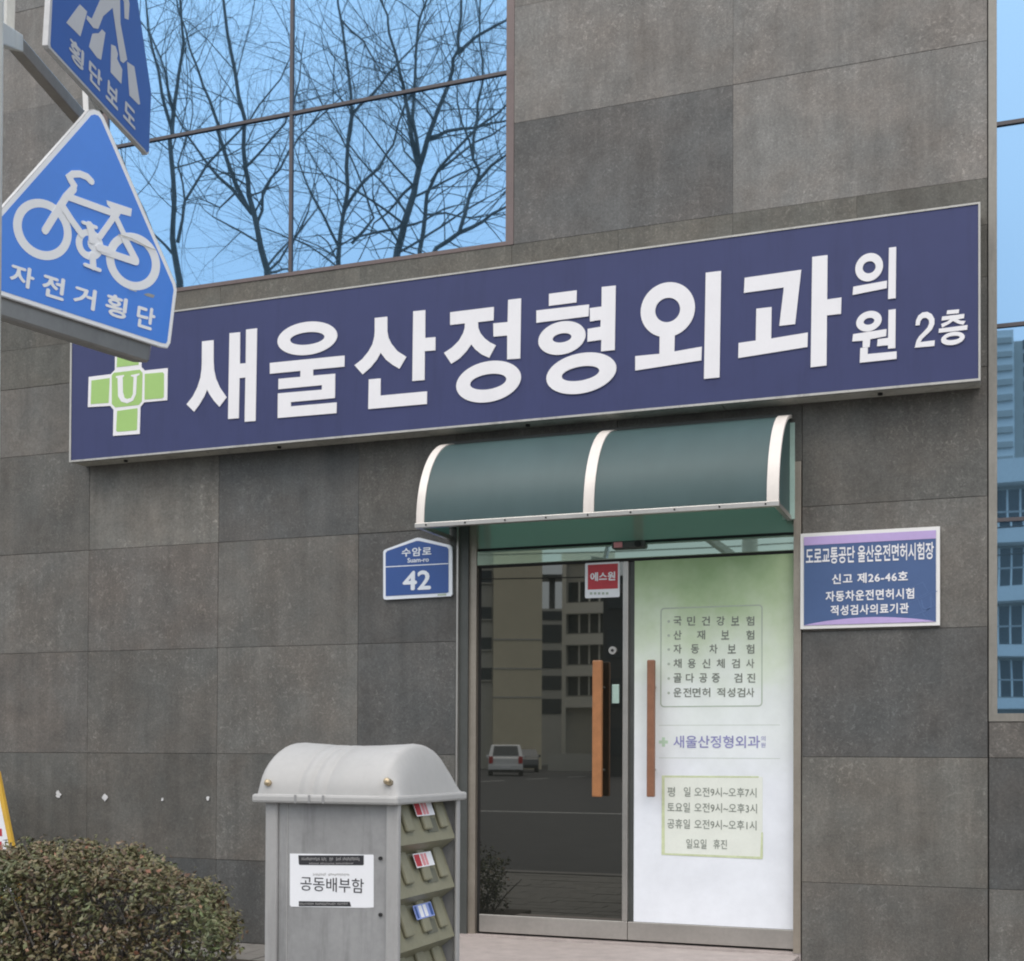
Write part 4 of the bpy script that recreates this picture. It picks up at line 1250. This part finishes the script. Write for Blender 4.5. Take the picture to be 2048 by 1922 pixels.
# olive flaps on the right side
YL = (by0 + 0.028, by1 - 0.034)
xo = bx1 - 0.004
def side_px(u, v_):
    d = ray(u, v_); t = (xo - CAM.x) / d.x; p = CAM + d * t
    return p.y, p.z
for k, (vt, stick) in enumerate(((1630, 'red'), (1733, 'red'), (1837, 'blue'), (1940, None), (2043, None), (2146, None), (2249, None))):
    yc, zc = side_px(846, vt)
    z1 = zc + 0.062; z0 = z1 - 0.182
    if z0 < GZ + 0.08: continue
    ya, yb = YL
    # a flap that tips outwards at its lower edge
    vv = []
    for zt, xoff in ((z1, -0.060), (z0 + 0.055, -0.012), (z0 + 0.030, -0.002), (z0 - 0.016, -0.060)):
        for y_ in (ya, yb):
            vv.append((xo + xoff, y_, zt))
    vv += [(p[0] - 0.006, p[1], p[2]) for p in vv]
    ff = [(0, 2, 3, 1), (2, 4, 5, 3), (4, 6, 7, 5)] + [(8, 9, 11, 10), (10, 11, 13, 12), (12, 13, 15, 14)] + [(0, 1, 9, 8), (6, 14, 15, 7), (0, 8, 10, 2), (2, 10, 12, 4), (4, 12, 14, 6), (1, 3, 11, 9), (3, 5, 13, 11), (5, 7, 15, 13)]
    fl = mesh_obj('flap', vv, ff, M['tray'], lb)
    # raised ribs and the finger notch
    nx_ = (0.063, 0.12)
    L1 = math.hypot(0.048, 0.127)
    Pf = Plane((xo - 0.060, ya, z1), (0, 1, 0), (-0.048, 0, 0.127))
    for y_ in (0.06, 0.20, 0.33):
        mm = MB(); mm.pbox(Pf, y_, y_ + 0.055, -L1 + 0.012, -0.014, 0.0005, 0.016); mm.obj('flap_rib', M['tray'], fl, bevel=0.006)
    mm = MB(); mm.pbox(Pf, 0.235, 0.315, -L1 + 0.004, -L1 + 0.05, 0.0005, 0.003); mm.obj('finger_notch', M['trayd'], fl)
    if stick:
        yc0 = yc - ya + 0.055
        st_ = MB(); st_.pbox(Pf, yc0 - 0.065, yc0 + 0.075, -0.078, -0.030, 0.0165, 0.018)
        st_ = st_.obj('flap_sticker', M['paper'] if stick == 'red' else M['bluel'], fl)
        segs = ((-0.062, -0.022, 'red'), (-0.012, 0.008, 'redl'), (0.014, 0.03, 'redl')) if stick == 'red' else ((-0.058, -0.044, 'plate_blue'), (-0.03, -0.005, 'paper'), (0.005, 0.028, 'paper'), (0.05, 0.068, 'plate_blue'))
        for a_, b_, mt in segs:
            mm = MB(); mm.pbox(Pf, yc0 + a_, yc0 + b_, -0.074, -0.034, 0.0182, 0.0188); mm.obj('sticker_print', M[mt], st_)

# ================================================================== HEDGE
hd = thing('azalea_hedge', 'clipped azalea hedge with olive and brown leaves at the lower left', 'hedge', (0.4, -1.15, GZ))
def hedge_top(x, y):
    # height of the clipped top; drops away towards its right end
    k = max(0.0, min(1.0, (hedge_end(y) - x) / 0.5))
    base_ = (0.585 + 0.055 * max(0, min(1, (x + 0.1) / 0.7))) * (0.34 + 0.66 * k ** 0.42)
    return base_ + 0.02 * math.sin(x * 5.1 + y * 2) + 0.018 * math.sin(x * 12.0 + 1.0) + 0.015 * math.sin(x * 27.0 + y * 15)
def hedge_end(y):     # the right end is cut off at a slant
    return 2.12 - 0.60 * (y + 1.72)
HX0, HX1, HY0, HY1 = -1.4, 2.08, -1.72, -0.85
lv, lf = [], []
def leaf(p, nrm, s):
    t = Vector((random.gauss(0, 1), random.gauss(0, 1), random.gauss(0, 0.5))).normalized()
    a = nrm.cross(t)
    if a.length < 1e-3: return
    a.normalize(); b = nrm.cross(a).normalized()
    w = s * random.uniform(0.22, 0.34)
    n0 = len(lv)
    lv.extend([p - b * s * 0.5, p + a * w - nrm * s * 0.06, p + b * s * 0.5, p - a * w - nrm * s * 0.06, p + nrm * s * 0.05])
    lf.extend([(n0, n0 + 1, n0 + 4), (n0 + 1, n0 + 2, n0 + 4), (n0 + 2, n0 + 3, n0 + 4), (n0 + 3, n0, n0 + 4)])
rnd = random.Random(11)
def clump(cx_, cy_, cz_, n, r_):
    for _ in range(n):
        d = Vector((rnd.gauss(0, 1), rnd.gauss(0, 1), rnd.gauss(0, 1)))
        d.normalize()
        p = Vector((cx_, cy_, cz_)) + d * r_ * rnd.uniform(0.3, 1)
        nrm = (d + Vector((rnd.gauss(0, .5), rnd.gauss(0, .5) - 0.2, 0.6))).normalized()
        leaf(p, nrm, rnd.uniform(0.017, 0.038))
for _ in range(5600):
    x = rnd.uniform(HX0, HX1); y = rnd.uniform(HY0, HY1)
    top = hedge_top(x, y)
    edge = min(1, (y - HY0) / 0.12, (HX1 - x) / 0.15 + 0.4)
    if rnd.random() < 0.62:
        z = top * (0.93 + 0.07 * edge) + rnd.gauss(0, 0.018)
    else:
        y = HY0 + abs(rnd.gauss(0, 0.07)); z = rnd.uniform(0.13, top)
    if x > hedge_end(y) - 0.05: continue
    if x > hedge_end(y) - 0.5 and rnd.random() < (x - hedge_end(y) + 0.5) * 1.3: continue
    if rnd.random() < 0.07: z += rnd.uniform(0.02, 0.08)
    clump(x, y, z, rnd.choice((3, 6, 9, 12)), rnd.choice((0.035, 0.05, 0.07)))
for _ in range(420):      # right end and stray shoots
    y = rnd.uniform(HY0, HY1); x = hedge_end(y) - abs(rnd.gauss(0, 0.2)); z = rnd.uniform(0.28, max(0.3, hedge_top(x, y) + 0.06))
    clump(x + rnd.uniform(-0.02, 0.06), y, z, 5, 0.05)
fo = mesh_obj('foliage', lv, lf, M['leaf'], hd)
tag(fo, kind='stuff')
tw = MB()
for _ in range(200):
    y = rnd.uniform(HY0 + 0.08, HY1 - 0.1); x = rnd.uniform(HX0, hedge_end(y) - 0.05)
    p = Vector((x, y, GZ)); pts = [p.copy()]
    d = Vector((rnd.gauss(0, .3), rnd.gauss(0, .3), 1))
    h_ = hedge_top(x, y) * rnd.uniform(0.8, 1.0)
    for k in range(4):
        d += Vector((rnd.gauss(0, .25), rnd.gauss(0, .25), 0)); p = p + d.normalized() * h_ / 4.2
        pts.append(p.copy())
    tw.tube(pts, [0.007, 0.006, 0.005, 0.004, 0.002], 5, False)
tag(tw.obj('stems', M['bark'], hd), kind='stuff')
core = MB()   # the dense, dark inside of the hedge: many fine twigs
for _ in range(3200):
    y = rnd.uniform(HY0 + 0.1, HY1); x = rnd.uniform(HX0, hedge_end(y) - 0.3); z = rnd.uniform(0.2, hedge_top(x, y) - 0.01)
    d = Vector((rnd.gauss(0, 1), rnd.gauss(0, 1), rnd.gauss(0, .8))).normalized() * 0.12
    core.tube([(x, y, z), Vector((x, y, z)) + d], 0.0028, 3, False)
tag(core.obj('inner_twigs', M['bark'], hd), kind='stuff')
soil = MB(); soil.box(HX0 - 0.1, HX1 + 0.12, HY0 - 0.1, HY1 + 0.15, GZ + 0.003, GZ + 0.03)
so = soil.obj('planting_soil', pmat('dark_soil', (0.06, 0.048, 0.036), 0.95, var=0.4, vs_=25, bmp=0.6)); so['kind'] = 'structure'

# ================================================================== STANDING SIGN AT THE LEFT
ys = -0.42
P = wall(ys)
a0, b0 = P.px(33, 1725); at_, bt_ = P.px(-4, 1542)
wB = 0.62
yb_ = thing('pavement_sign', 'white pavement sign with yellow border and red print, behind the hedge at the left edge', 'pavement sign', (a0 - wB / 2, ys, GZ))
zb_ = 0.50
sl = (at_ - a0) / (bt_ - b0)
xr = lambda z: a0 + (z - b0) * sl
xl = lambda z: xr(z) - (wB - 2 * 0.0) - (b0 - z) * 0 + 2 * (a0 - xr(z)) if False else a0 - wB + (a0 - xr(z))
outl = [(xl(0.3), 0.3), (xr(0.3), 0.3), (xr(bt_), bt_), (xl(bt_), bt_)]
shape('board', [outl], P, -0.02, 0, M['yellow'], yb_)
e_ = 0.03
shape('board_face', [[(xl(0.34) + e_, 0.34), (xr(0.34) - e_, 0.34), (xr(bt_ - .07) - e_, bt_ - .07), (xl(bt_ - .07) + e_, bt_ - .07)]], P, 0.0005, 0.002, M['paper'], yb_)
u0, z_ = P.px(5, 1665)
for dz in (0.0, -0.075):
    shape('red_print', [[(u0 - 0.12, z_ + dz - 0.022), (u0, z_ + dz - 0.022), (u0 - 0.004, z_ + dz + 0.022), (u0 - 0.12, z_ + dz + 0.022)]], P, 0.0022, 0.003, M['red'], yb_)
for x in (xl(0.3) + 0.02, xr(0.3) - 0.05):
    box('leg', x, x + 0.03, ys - 0.0, ys + 0.025, GZ, 0.3, M['galv'], yb_)
beam((xr(bt_) - 0.1, ys + 0.02, bt_ - 0.02), (xr(bt_) - 0.1, ys + 0.34, GZ + 0.01), 0.03, 0.02, 'rear_leg', M['galv'], yb_)
beam((xl(bt_) + 0.1, ys + 0.02, bt_ - 0.02), (xl(bt_) + 0.1, ys + 0.34, GZ + 0.01), 0.03, 0.02, 'rear_leg', M['galv'], yb_)

# ================================================================== BARE STREET TREES ACROSS THE ROAD (seen mirrored in the blue glass)
def mir(u, v, d):
    x, z = at(u, v, d)
    return Vector((x, -d, z))
def grow(mb, p, d, r, L, lvl, rg, cnt):
    if lvl <= 0 or cnt[0] > 9000: return
    n = 4
    pts = [p.copy()]; rad = [r]
    bend = Vector((rg.gauss(0, .10), rg.gauss(0, .10), rg.gauss(0, .07)))
    for k in range(n):
        d = (d + bend + Vector((rg.gauss(0, .08), rg.gauss(0, .08), rg.gauss(0, .07)))).normalized()
        p = p + d * L / n
        pts.append(p.copy()); rad.append(r * (1 - 0.45 * (k + 1) / n))
        if k >= 1 and lvl > 1 and rg.random() < 0.62:
            s = Vector((rg.gauss(0, 1), rg.gauss(0, 1), rg.gauss(0, 1)))
            nd = (d * 0.75 + (s - d * s.dot(d)).normalized() * rg.uniform(0.5, 1.1)); nd.z += 0.04
            grow(mb, p, nd.normalized(), rad[-1] * 0.62, L * rg.uniform(0.5, 0.75), lvl - 1, rg, cnt)
    mb.tube(pts, rad, 5 if r > 0.02 else 3, False)
    cnt[0] += 1
    if lvl > 1:
        grow(mb, p, (d + Vector((rg.gauss(0, .2), rg.gauss(0, .2), 0.05))).normalized(), rad[-1] * 0.9, L * 0.7, lvl - 1, rg, cnt)
TREES = [
 (13.5, 'bare zelkova across the road, mirrored leftmost in the blue window', [
   ([(362,563),(350,400),(341,262),(350,150),(356,20),(352,-120)], 8), ([(341,262),(320,190),(300,100),(285,0),(262,-90)], 5), ([(360,490),(372,405),(415,330),(480,262),(560,160),(592,70)], 5),
   ([(355,515),(310,470),(265,365),(240,280)], 4), ([(345,235),(326,150),(296,70),(262,20)], 4), ([(372,405),(356,330),(380,230),(372,120)], 3)]),
 (15.0, 'bare zelkova across the road, its limbs mirrored left of the window centre bar', [
   ([(548,580),(540,540),(518,461),(499,394),(491,338),(488,255),(465,135),(446,0),(440,-100)], 10), ([(505,430),(465,382),(416,330),(360,255),(322,190)], 6), ([(497,420),(454,322),(428,240),(401,172),(375,97),(350,20),(330,-80)], 6),
   ([(518,461),(529,424),(548,360),(578,319),(630,244),(690,180)], 5), ([(491,338),(530,300),(575,250),(600,160),(610,60)], 4), ([(470,390),(440,420),(400,400),(350,420)], 3)]),
 (16.5, 'bare zelkova with one tall straight stem, mirrored right of the window centre bar', [
   ([(668,560),(672,521),(682,424),(686,338),(699,233),(695,150),(684,56),(672,-40),(668,-140)], 7), ([(682,424),(717,371),(755,341),(785,293),(807,210),(840,150)], 5), ([(699,233),(740,188),(770,150),(830,82),(870,20)], 4),
   ([(680,40),(725,82),(755,131),(789,184)], 3), ([(675,500),(640,430),(610,360),(590,300)], 4), ([(700,490),(745,440),(700,330),(650,230),(610,130)], 4)]),
 (14.2, 'large bare zelkova, the thickest trunk mirrored in the right half of the blue window', [
   ([(780,540),(789,502),(807,443),(826,390),(836,338),(852,281),(879,210),(905,139),(916,97),(918,37),(922,-80)], 10), ([(833,338),(819,270),(807,195),(796,142),(777,67),(759,0),(745,-80)], 6), ([(836,330),(822,240),(826,150),(834,45),(852,0),(866,-80)], 5),
   ([(914,105),(950,75),(1010,41),(1060,0)], 5), ([(852,281),(894,266),(950,259),(1010,244),(1070,225)], 5), ([(800,450),(760,465),(700,480),(640,520)], 4), ([(830,370),(790,410),(745,450),(715,520)], 4)]),
 (15.4, 'slim bare zelkova leaning right, mirrored just beside the thickest trunk', [
   ([(834,540),(837,499),(849,431),(852,394),(875,345),(931,285),(987,232),(1050,170)], 7), ([(860,370),(900,330),(950,289),(999,259),(1060,225)], 4), ([(849,431),(890,428),(950,436),(1010,425)], 3)]),
 (12.6, 'bare zelkova with arching low limb, mirrored rightmost in the blue window', [
   ([(850,530),(871,495),(916,465),(931,420),(954,367),(946,322),(954,244),(965,165),(958,80),(965,-40)], 6), ([(954,367),(980,337),(1010,315),(1060,280)], 5), ([(916,465),(965,443),(1010,416),(1070,380)], 5), ([(946,322),(925,250),(915,170),(930,90)], 3)]),
]
for ti, (d, lab_, limbs) in enumerate(TREES):
    rg = random.Random(100 + ti)
    k = (d - CY) / F
    base_ = mir(*limbs[0][0][0], d)
    bp_ = Vector((base_.x - 0.2, -d, -0.07))
    tr = thing('bare_tree', lab_, 'tree', tuple(bp_), 'bare street trees across the road')
    tk = MB(); br = MB(); cnt = [0]
    for li, (pl, w) in enumerate(limbs):
        off = 0.0 if li == 0 else rg.uniform(-0.6, 0.6)
        pts = []
        for i_, (u, v_) in enumerate(pl):
            dd = d + off * (i_ / (len(pl) - 1)) + (rg.uniform(-0.15, 0.15) if i_ else 0)
            pts.append(mir(u, v_, dd))
        r0 = w * k * 0.90
        rad = [r0 * (1 - 0.72 * i_ / (len(pts) - 1)) for i_ in range(len(pts))]
        # smooth the polyline a little
        sp, sr = [], []
        for i_ in range(len(pts) - 1):
            for s_ in (0, 0.5):
                sp.append(pts[i_].lerp(pts[i_ + 1], s_) + (Vector((rg.gauss(0, .03), rg.gauss(0, .03), 0)) if s_ else Vector((0, 0, 0)))); sr.append(rad[i_] * (1 - s_) + rad[i_ + 1] * s_)
        sp.append(pts[-1]); sr.append(rad[-1])
        if li == 0:
            tk.tube([bp_, bp_.lerp(sp[0], 0.35) + Vector((0.05, 0, 0))] + sp, [r0 * 1.9, r0 * 1.25] + sr, 10)
        else:
            br.tube(sp, sr, 6)
        for i_ in range(2, len(sp)):
            dr_ = (sp[i_] - sp[i_ - 1]).normalized()
            for _ in range(1 if li == 0 and i_ % 2 else 2 if rg.random() < 0.4 else 1):
                s = Vector((rg.gauss(0, 1), rg.gauss(0, 1), rg.gauss(0, .6)))
                nd = dr_ * 0.6 + (s - dr_ * s.dot(dr_)).normalized() * rg.uniform(0.6, 1.1); nd.z += 0.03
                grow(br, sp[i_].lerp(sp[i_ - 1], rg.random()), nd.normalized(), max(0.010, sr[i_] * 0.40), rg.uniform(0.8, 1.9), 4, rg, cnt)
    tk.obj('trunk', M['bark'], tr, smooth=True)
    br.obj('branches', M['bark'], tr)

# ================================================================== BUILDINGS AND CARS ACROSS THE ROAD (seen mirrored in the glass)
def far_box(b, name, x0, x1, y0, y1, z0, z1, mat): return box(name, x0, x1, y0, y1, z0, z1, mat, b)
# plain beige block
d = 86
xa, _ = at(905, 1300, d); xb, _ = at(1083, 1300, d); xa2, _ = at(992, 1300, d)
bb = thing('beige_block', 'plain beige rendered block across the road, mirrored in the glass door', 'building', (xb, -d, -0.07))
bb.rotation_euler = (0, 0, R(-21))
far_box(bb, 'wall', xa2, xb, -d - 14, -d, -0.07, 19.5, M['beige'])
far_box(bb, 'wall', xa, xa2 - 0.02, -d - 12, -d - 0.6, -0.07, 18.5, M['greyrend'])
for v_ in (1158, 1230, 1290, 1350):
    x, z = at(984, v_, d + 0.6)
    f_ = far_box(bb, 'window', x - 0.45, x + 0.45, -d - 0.58, -d - 0.50, z - 0.45, z + 0.45, M['farglass'])
    far_box(f_, 'window_sill', x - 0.5, x + 0.5, -d - 0.5, -d - 0.42, z - 0.56, z - 0.46, M['greyrend'])
for v_ in (1280, 1338, 1395):
    x, z = at(1040, v_, d)
    far_box(bb, 'string_course', xa2, xb, -d + 0.005, -d + 0.05, z - 0.06, z + 0.06, M['greyrend'])
# dark narrow building between
d = 118
xa, _ = at(1080, 1300, d); xb, _ = at(1124, 1300, d)
bb = thing('narrow_building', 'dark narrow building mirrored in the door between the beige and the balcony block', 'building', (xb, -d, -0.07))
bb.rotation_euler = (0, 0, R(-20))
_, zt = at(1100, 1218, d)
far_box(bb, 'wall', xa - 2, xb + 2, -d - 10, -d, -0.07, zt, M['greyrend'])
for v0, v1 in ((1223, 1241), (1250, 1286), (1301, 1337), (1352, 1380), (1398, 1428)):
    _, z1 = at(1100, v0, d); _, z0 = at(1100, v1, d)
    far_box(bb, 'window', xa - 1.8, xb + 1.8, -d + 0.01, -d + 0.08, z0, z1, M['farglass'])
x, _ = at(1105, 1200, d)
far_box(bb, 'roof_mast', x - 0.3, x + 0.3, -d - 2, -d - 1.4, zt, zt + 3.2, M['darkmetal'])
far_box(bb, 'roof_canopy', xa - 1.5, xb + 1.5, -d - 4, -d - 0.5, zt + 3.2, zt + 3.5, M['darkmetal'])
# grey and white balcony block: front turned a little
d = 100
xa, _ = at(1124, 1300, d); xb, _ = at(1200, 1300, d)
bb = thing('balcony_block', 'pale four storey balcony block mirrored in the middle of the glass door', 'building', (xa, -d, -0.07))
bb.rotation_euler = (0, 0, R(-19))
hy = 24.0       # the mirrored face runs away from the door
def face(u): return at(u, 1300, d)[0]
vx = (Vector((face(1200) - face(1124), 0, 0)))
def slab(x0, x1, z0, z1, proud, mat, nm, par=None, dy0=0.0, slope=0.32):
    v = []
    for x in (x0, x1):
        yb__ = -d + (x - xa) * slope + proud
        for (yy, z) in ((yb__, z0), (yb__, z1), (yb__ - 8 if proud < 0.02 else yb__ - proud, z1), (yb__ - 8 if proud < 0.02 else yb__ - proud, z0)):
            v.append((x, yy, z))
    return mesh_obj(nm, v, [(0, 1, 2, 3), (7, 6, 5, 4), (0, 4, 5, 1), (1, 5, 6, 2), (2, 6, 7, 3), (3, 7, 4, 0)], mat, par or bb)
_, zt = at(1124, 1150, d)
slab(xa, xb + 1.0, -0.07, zt + 1.0, 0.0, M['greyrend'], 'wall')
slab(xa - 0.1, xb + 1.0, zt + 1.0, zt + 1.8, 0.3, M['white_conc'], 'cornice')
for v0 in (1219, 1281, 1343, 1405):
    _, z = at(1130, v0, d)
    slab(xa, xb + 1.0, z - 0.45, z + 0.45, 0.9, M['white_conc'], 'balcony')
    w_ = slab(xa + 0.5, xb + 0.6, z + 0.6, z + 2.3, 0.06, M['farglass'], 'window')
    for s_ in (0.25, 0.5, 0.75):
        xx = xa + 0.5 + (xb - xa) * s_
        slab(xx, xx + 0.14, z + 0.6, z + 2.3, 0.12, M['white_conc'], 'glazing_bar', w_)
slab(xa - 0.05, xa + 0.3, -0.07, zt + 0.9, 0.95, M['white_conc'], 'pier')
d = 60
xa, _ = at(1205, 1300, d); xb, _ = at(1262, 1300, d)
bb = thing('added_dark_block', 'added dark block that covers the mirrored sky at the right side of the glass door', 'building', (xa, -d, -0.07))  # added to hide the mirrored sky and keep this side dark
bb.rotation_euler = (0, 0, R(-17))
far_box(bb, 'wall', xa, xb + 4, -d - 8, -d, -0.07, at(1220, 1150, d)[1], M['block_dark'])
for k in range(4):
    z_ = 1.0 + k * 2.6
    f_ = far_box(bb, 'window', xa + 0.2, xb + 3.8, -d + 0.01, -d + 0.06, z_, z_ + 1.5, M['farglass'])
    far_box(f_, 'glazing_bar', xa + 1.2, xa + 1.28, -d + 0.061, -d + 0.1, z_, z_ + 1.5, M['block_dark'])
# white balcony block and a tower, mirrored in the right window
d = 62
xa, _ = at(1985, 1200, d); xb, _ = at(2240, 1200, d)
bb = thing('white_balcony_building', 'white apartment building with balcony bands, mirrored in the right window', 'building', ((xa + xb) / 2, -d - 6, -0.07))
zb = lambda v_: at(2020, v_, d)[1]
far_box(bb, 'wall', xa + 0.0, xb, -d - 12, -d, -0.07, zb(925), M['greyrend'])
far_box(bb, 'parapet', xa, xb, -d + 0.01, -d + 1.0, zb(972), zb(925), M['white_conc'])
for v0, v1 in ((1063, 1092), (1179, 1208), (1294, 1318), (1404, 1425)):
    far_box(bb, 'balcony', xa, xb, -d + 0.01, -d + 1.2, zb(v1), zb(v0), M['white_conc'])
for v0, v1 in ((980, 1060), (1098, 1176), (1214, 1290), (1324, 1400)):
    w_ = far_box(bb, 'window', xa + 0.2, xb - 0.2, -d + 0.011, -d + 0.08, zb(v1), zb(v0), M['farglass'])
    for k in range(9):
        xx = xa + 0.2 + (xb - xa - 0.4) * k / 9
        far_box(w_, 'glazing_bar', xx, xx + 0.09, -d + 0.081, -d + 0.16, zb(v1), zb(v0), M['white_conc'])
    far_box(w_, 'railing', xa, xb, -d + 1.1, -d + 1.14, zb(v1) + 0.75, zb(v1) + 0.82, M['alu'])
d = 150
xa, _ = at(2000, 1200, d); xb, _ = at(2036, 1200, d)
bb = thing('apartment_tower', 'tall pale apartment tower mirrored above the balcony building in the right window', 'building', ((xa + xb) / 2, -d - 10, -0.07))
zb = lambda v_: at(2020, v_, d)[1]
far_box(bb, 'wall', xa - 3, xb, -d - 16, -d, -0.07, zb(655), M['white_conc'])
far_box(bb, 'wall', xb + 0.02, xb + 9, -d - 14, -d - 1, -0.07, zb(675), M['greyrend'])
v_ = 672
while v_ < 1100:
    far_box(bb, 'floor_band', xa - 2.8, xb - 0.2, -d + 0.01, -d + 0.3, zb(v_ + 12), zb(v_), M['greyrend'])
    f_ = far_box(bb, 'window', xb + 1.0, xb + 2.6, -d - 0.98, -d - 0.9, zb(v_ + 22), zb(v_ + 2), M['farglass'])
    far_box(bb, 'window', xb + 4.0, xb + 5.6, -d - 0.98, -d - 0.9, zb(v_ + 22), zb(v_ + 2), M['farglass'])
    v_ += 30

# overhead wires between two poles (dim lines in the door and right window)
def far_pole(x, y):
    p_ = thing('utility_pole', 'concrete utility pole far across the road' + (' at the left' if x < 0 else ' at the right'), 'utility pole', (x, y, -0.07))
    m = MB(); m.tube([(x, y, -0.07), (x, y, 11)], [0.17, 0.11], 12); m.obj('pole', M['concrete'], p_, smooth=True)
    box('crossarm', x - 0.9, x + 0.9, y - 0.05, y + 0.05, 10.2, 10.32, M['galv'], p_)
    return p_
far_pole(-34, -44); far_pole(24, -44)
for k, z_ in enumerate((10.4, 9.4)):
    m = MB(); m.tube([(-34 + 58 * s_ / 12, -44, z_ - 1.2 * math.sin(math.pi * s_ / 12)) for s_ in range(13)], 0.025, 4)
    tag(m.obj('overhead_wire', M['gap']), 'upper overhead wire strung across the far side of the road' if k == 0 else 'lower overhead wire strung across the far side of the road', 'wire')

def car(x, y, L, W_, H_, mat, label, rear):
    """simple car seen from far: rear faces +y when rear is True"""
    s = 1 if rear else -1
    z0 = -0.07
    c = thing('parked_car' if not rear else 'car', label, 'car', (x, y, z0), None)
    def sec(t):   # side profile: (y along, lower z, upper z) body
        return t
    prof_ = [(0, .45), (0, .95), (.06, 1.02), (.22, H_), (.62, H_ + .0), (.78, 1.0), (.98, .85), (1, .45), (.95, .28), (.05, .28)]
    v = []
    for sx_, k in ((-1, 0), (1, 0)):
        for t, z in prof_:
            w = W_ / 2 * (1 if z < 1.05 else 0.84)
            v.append((x + sx_ * w, y - s * (t - 0.0) * L, z0 + z))
    n = len(prof_)
    f = [tuple(range(n)), tuple(range(2 * n - 1, n - 1, -1))] + [(i, i + n, (i + 1) % n + n, (i + 1) % n) for i in range(n)]
    mesh_obj('body', v, f, mat, c, bevel=0.06)
    # windows
    v = [(x - W_ * .38, y + s * 0.0 - s * .075 * L, z0 + 1.08), (x + W_ * .38, y - s * .075 * L, z0 + 1.08), (x + W_ * .34, y - s * .205 * L, z0 + H_ - .07), (x - W_ * .34, y - s * .205 * L, z0 + H_ - .07)]
    v = [(p[0], p[1] + s * 0.04, p[2]) for p in v] + [(p[0], p[1] - s * 0.0, p[2]) for p in v]
    mesh_obj('rear_window' if rear else 'windscreen', v, [(0, 1, 2, 3), (7, 6, 5, 4), (0, 4, 5, 1), (1, 5, 6, 2), (2, 6, 7, 3), (3, 7, 4, 0)], M['farglass'], c)
    for sx_ in (-1, 1):
        xx = x + sx_ * (W_ * .5 - .13)
        box('tail_light' if rear else 'headlight', xx - .11, xx + .11, min(y, y + s * .04), max(y, y + s * .04), z0 + .66, z0 + 1.04, M['taillight'] if rear else M['paper'], c, bevel=0.01)
        for t in (.17, .80):
            yy = y - s * t * L
            m = MB(); m.tube([(x + sx_ * (W_ / 2 - .2), yy, z0 + .33), (x + sx_ * (W_ / 2 + .01), yy, z0 + .33)], .33, 18)
            wh = m.obj('wheel', M['tyre'], c)
            m = MB(); m.tube([(x + sx_ * (W_ / 2 + .011), yy, z0 + .33), (x + sx_ * (W_ / 2 + .02), yy, z0 + .33)], .2, 14); m.obj('hubcap', M['alu'], wh)
    box('bumper', x - W_ * .5, x + W_ * .5, min(y, y + s * .08), max(y, y + s * .08), z0 + .32, z0 + .6, mat, c, bevel=0.03)
    box('lower_valance', x - W_ * .46, x + W_ * .46, min(y - s * .02, y + s * .084), max(y - s * .02, y + s * .084), z0 + .20, z0 + .36, M['tyre'], c, bevel=0.02)
    box('door_mirror', x - W_ * .5 - .16, x - W_ * .5 - .01, y - s * L * .62 - .06, y - s * L * .62 + .06, z0 + .95, z0 + 1.1, mat, c, bevel=0.02)
    box('door_mirror', x + W_ * .5 + .01, x + W_ * .5 + .16, y - s * L * .62 - .06, y - s * L * .62 + .06, z0 + .95, z0 + 1.1, mat, c, bevel=0.02)
    box('number_plate', x - .26, x + .26, min(y + s * .082, y + s * .09), max(y + s * .082, y + s * .09), z0 + .42, z0 + .53, M['paper'], c)
    c.rotation_euler = (0, 0, R(-21))
    return c
xc, _ = at(1010, 1500, 58)
car(xc, -58, 4.4, 1.82, 1.66, M['carwhite'], 'white hatchback seen from behind on the far road, mirrored in the glass door', True)
xc, _ = at(1045, 1450, 74)
car(xc, -74, 4.6, 1.85, 1.45, M['cardark'], 'dark saloon car farther off than the white one, mirrored in the glass door', False)
# low wall behind the cars
xa, _ = at(1095, 1470, 78); xb, _ = at(1250, 1470, 78)
lw = box('low_wall', xa, xb + 8, -78.3, -78, -0.07, 1.1, M['greyrend'])
tag(lw, 'low grey wall along the far road, mirrored low in the glass door', 'wall')
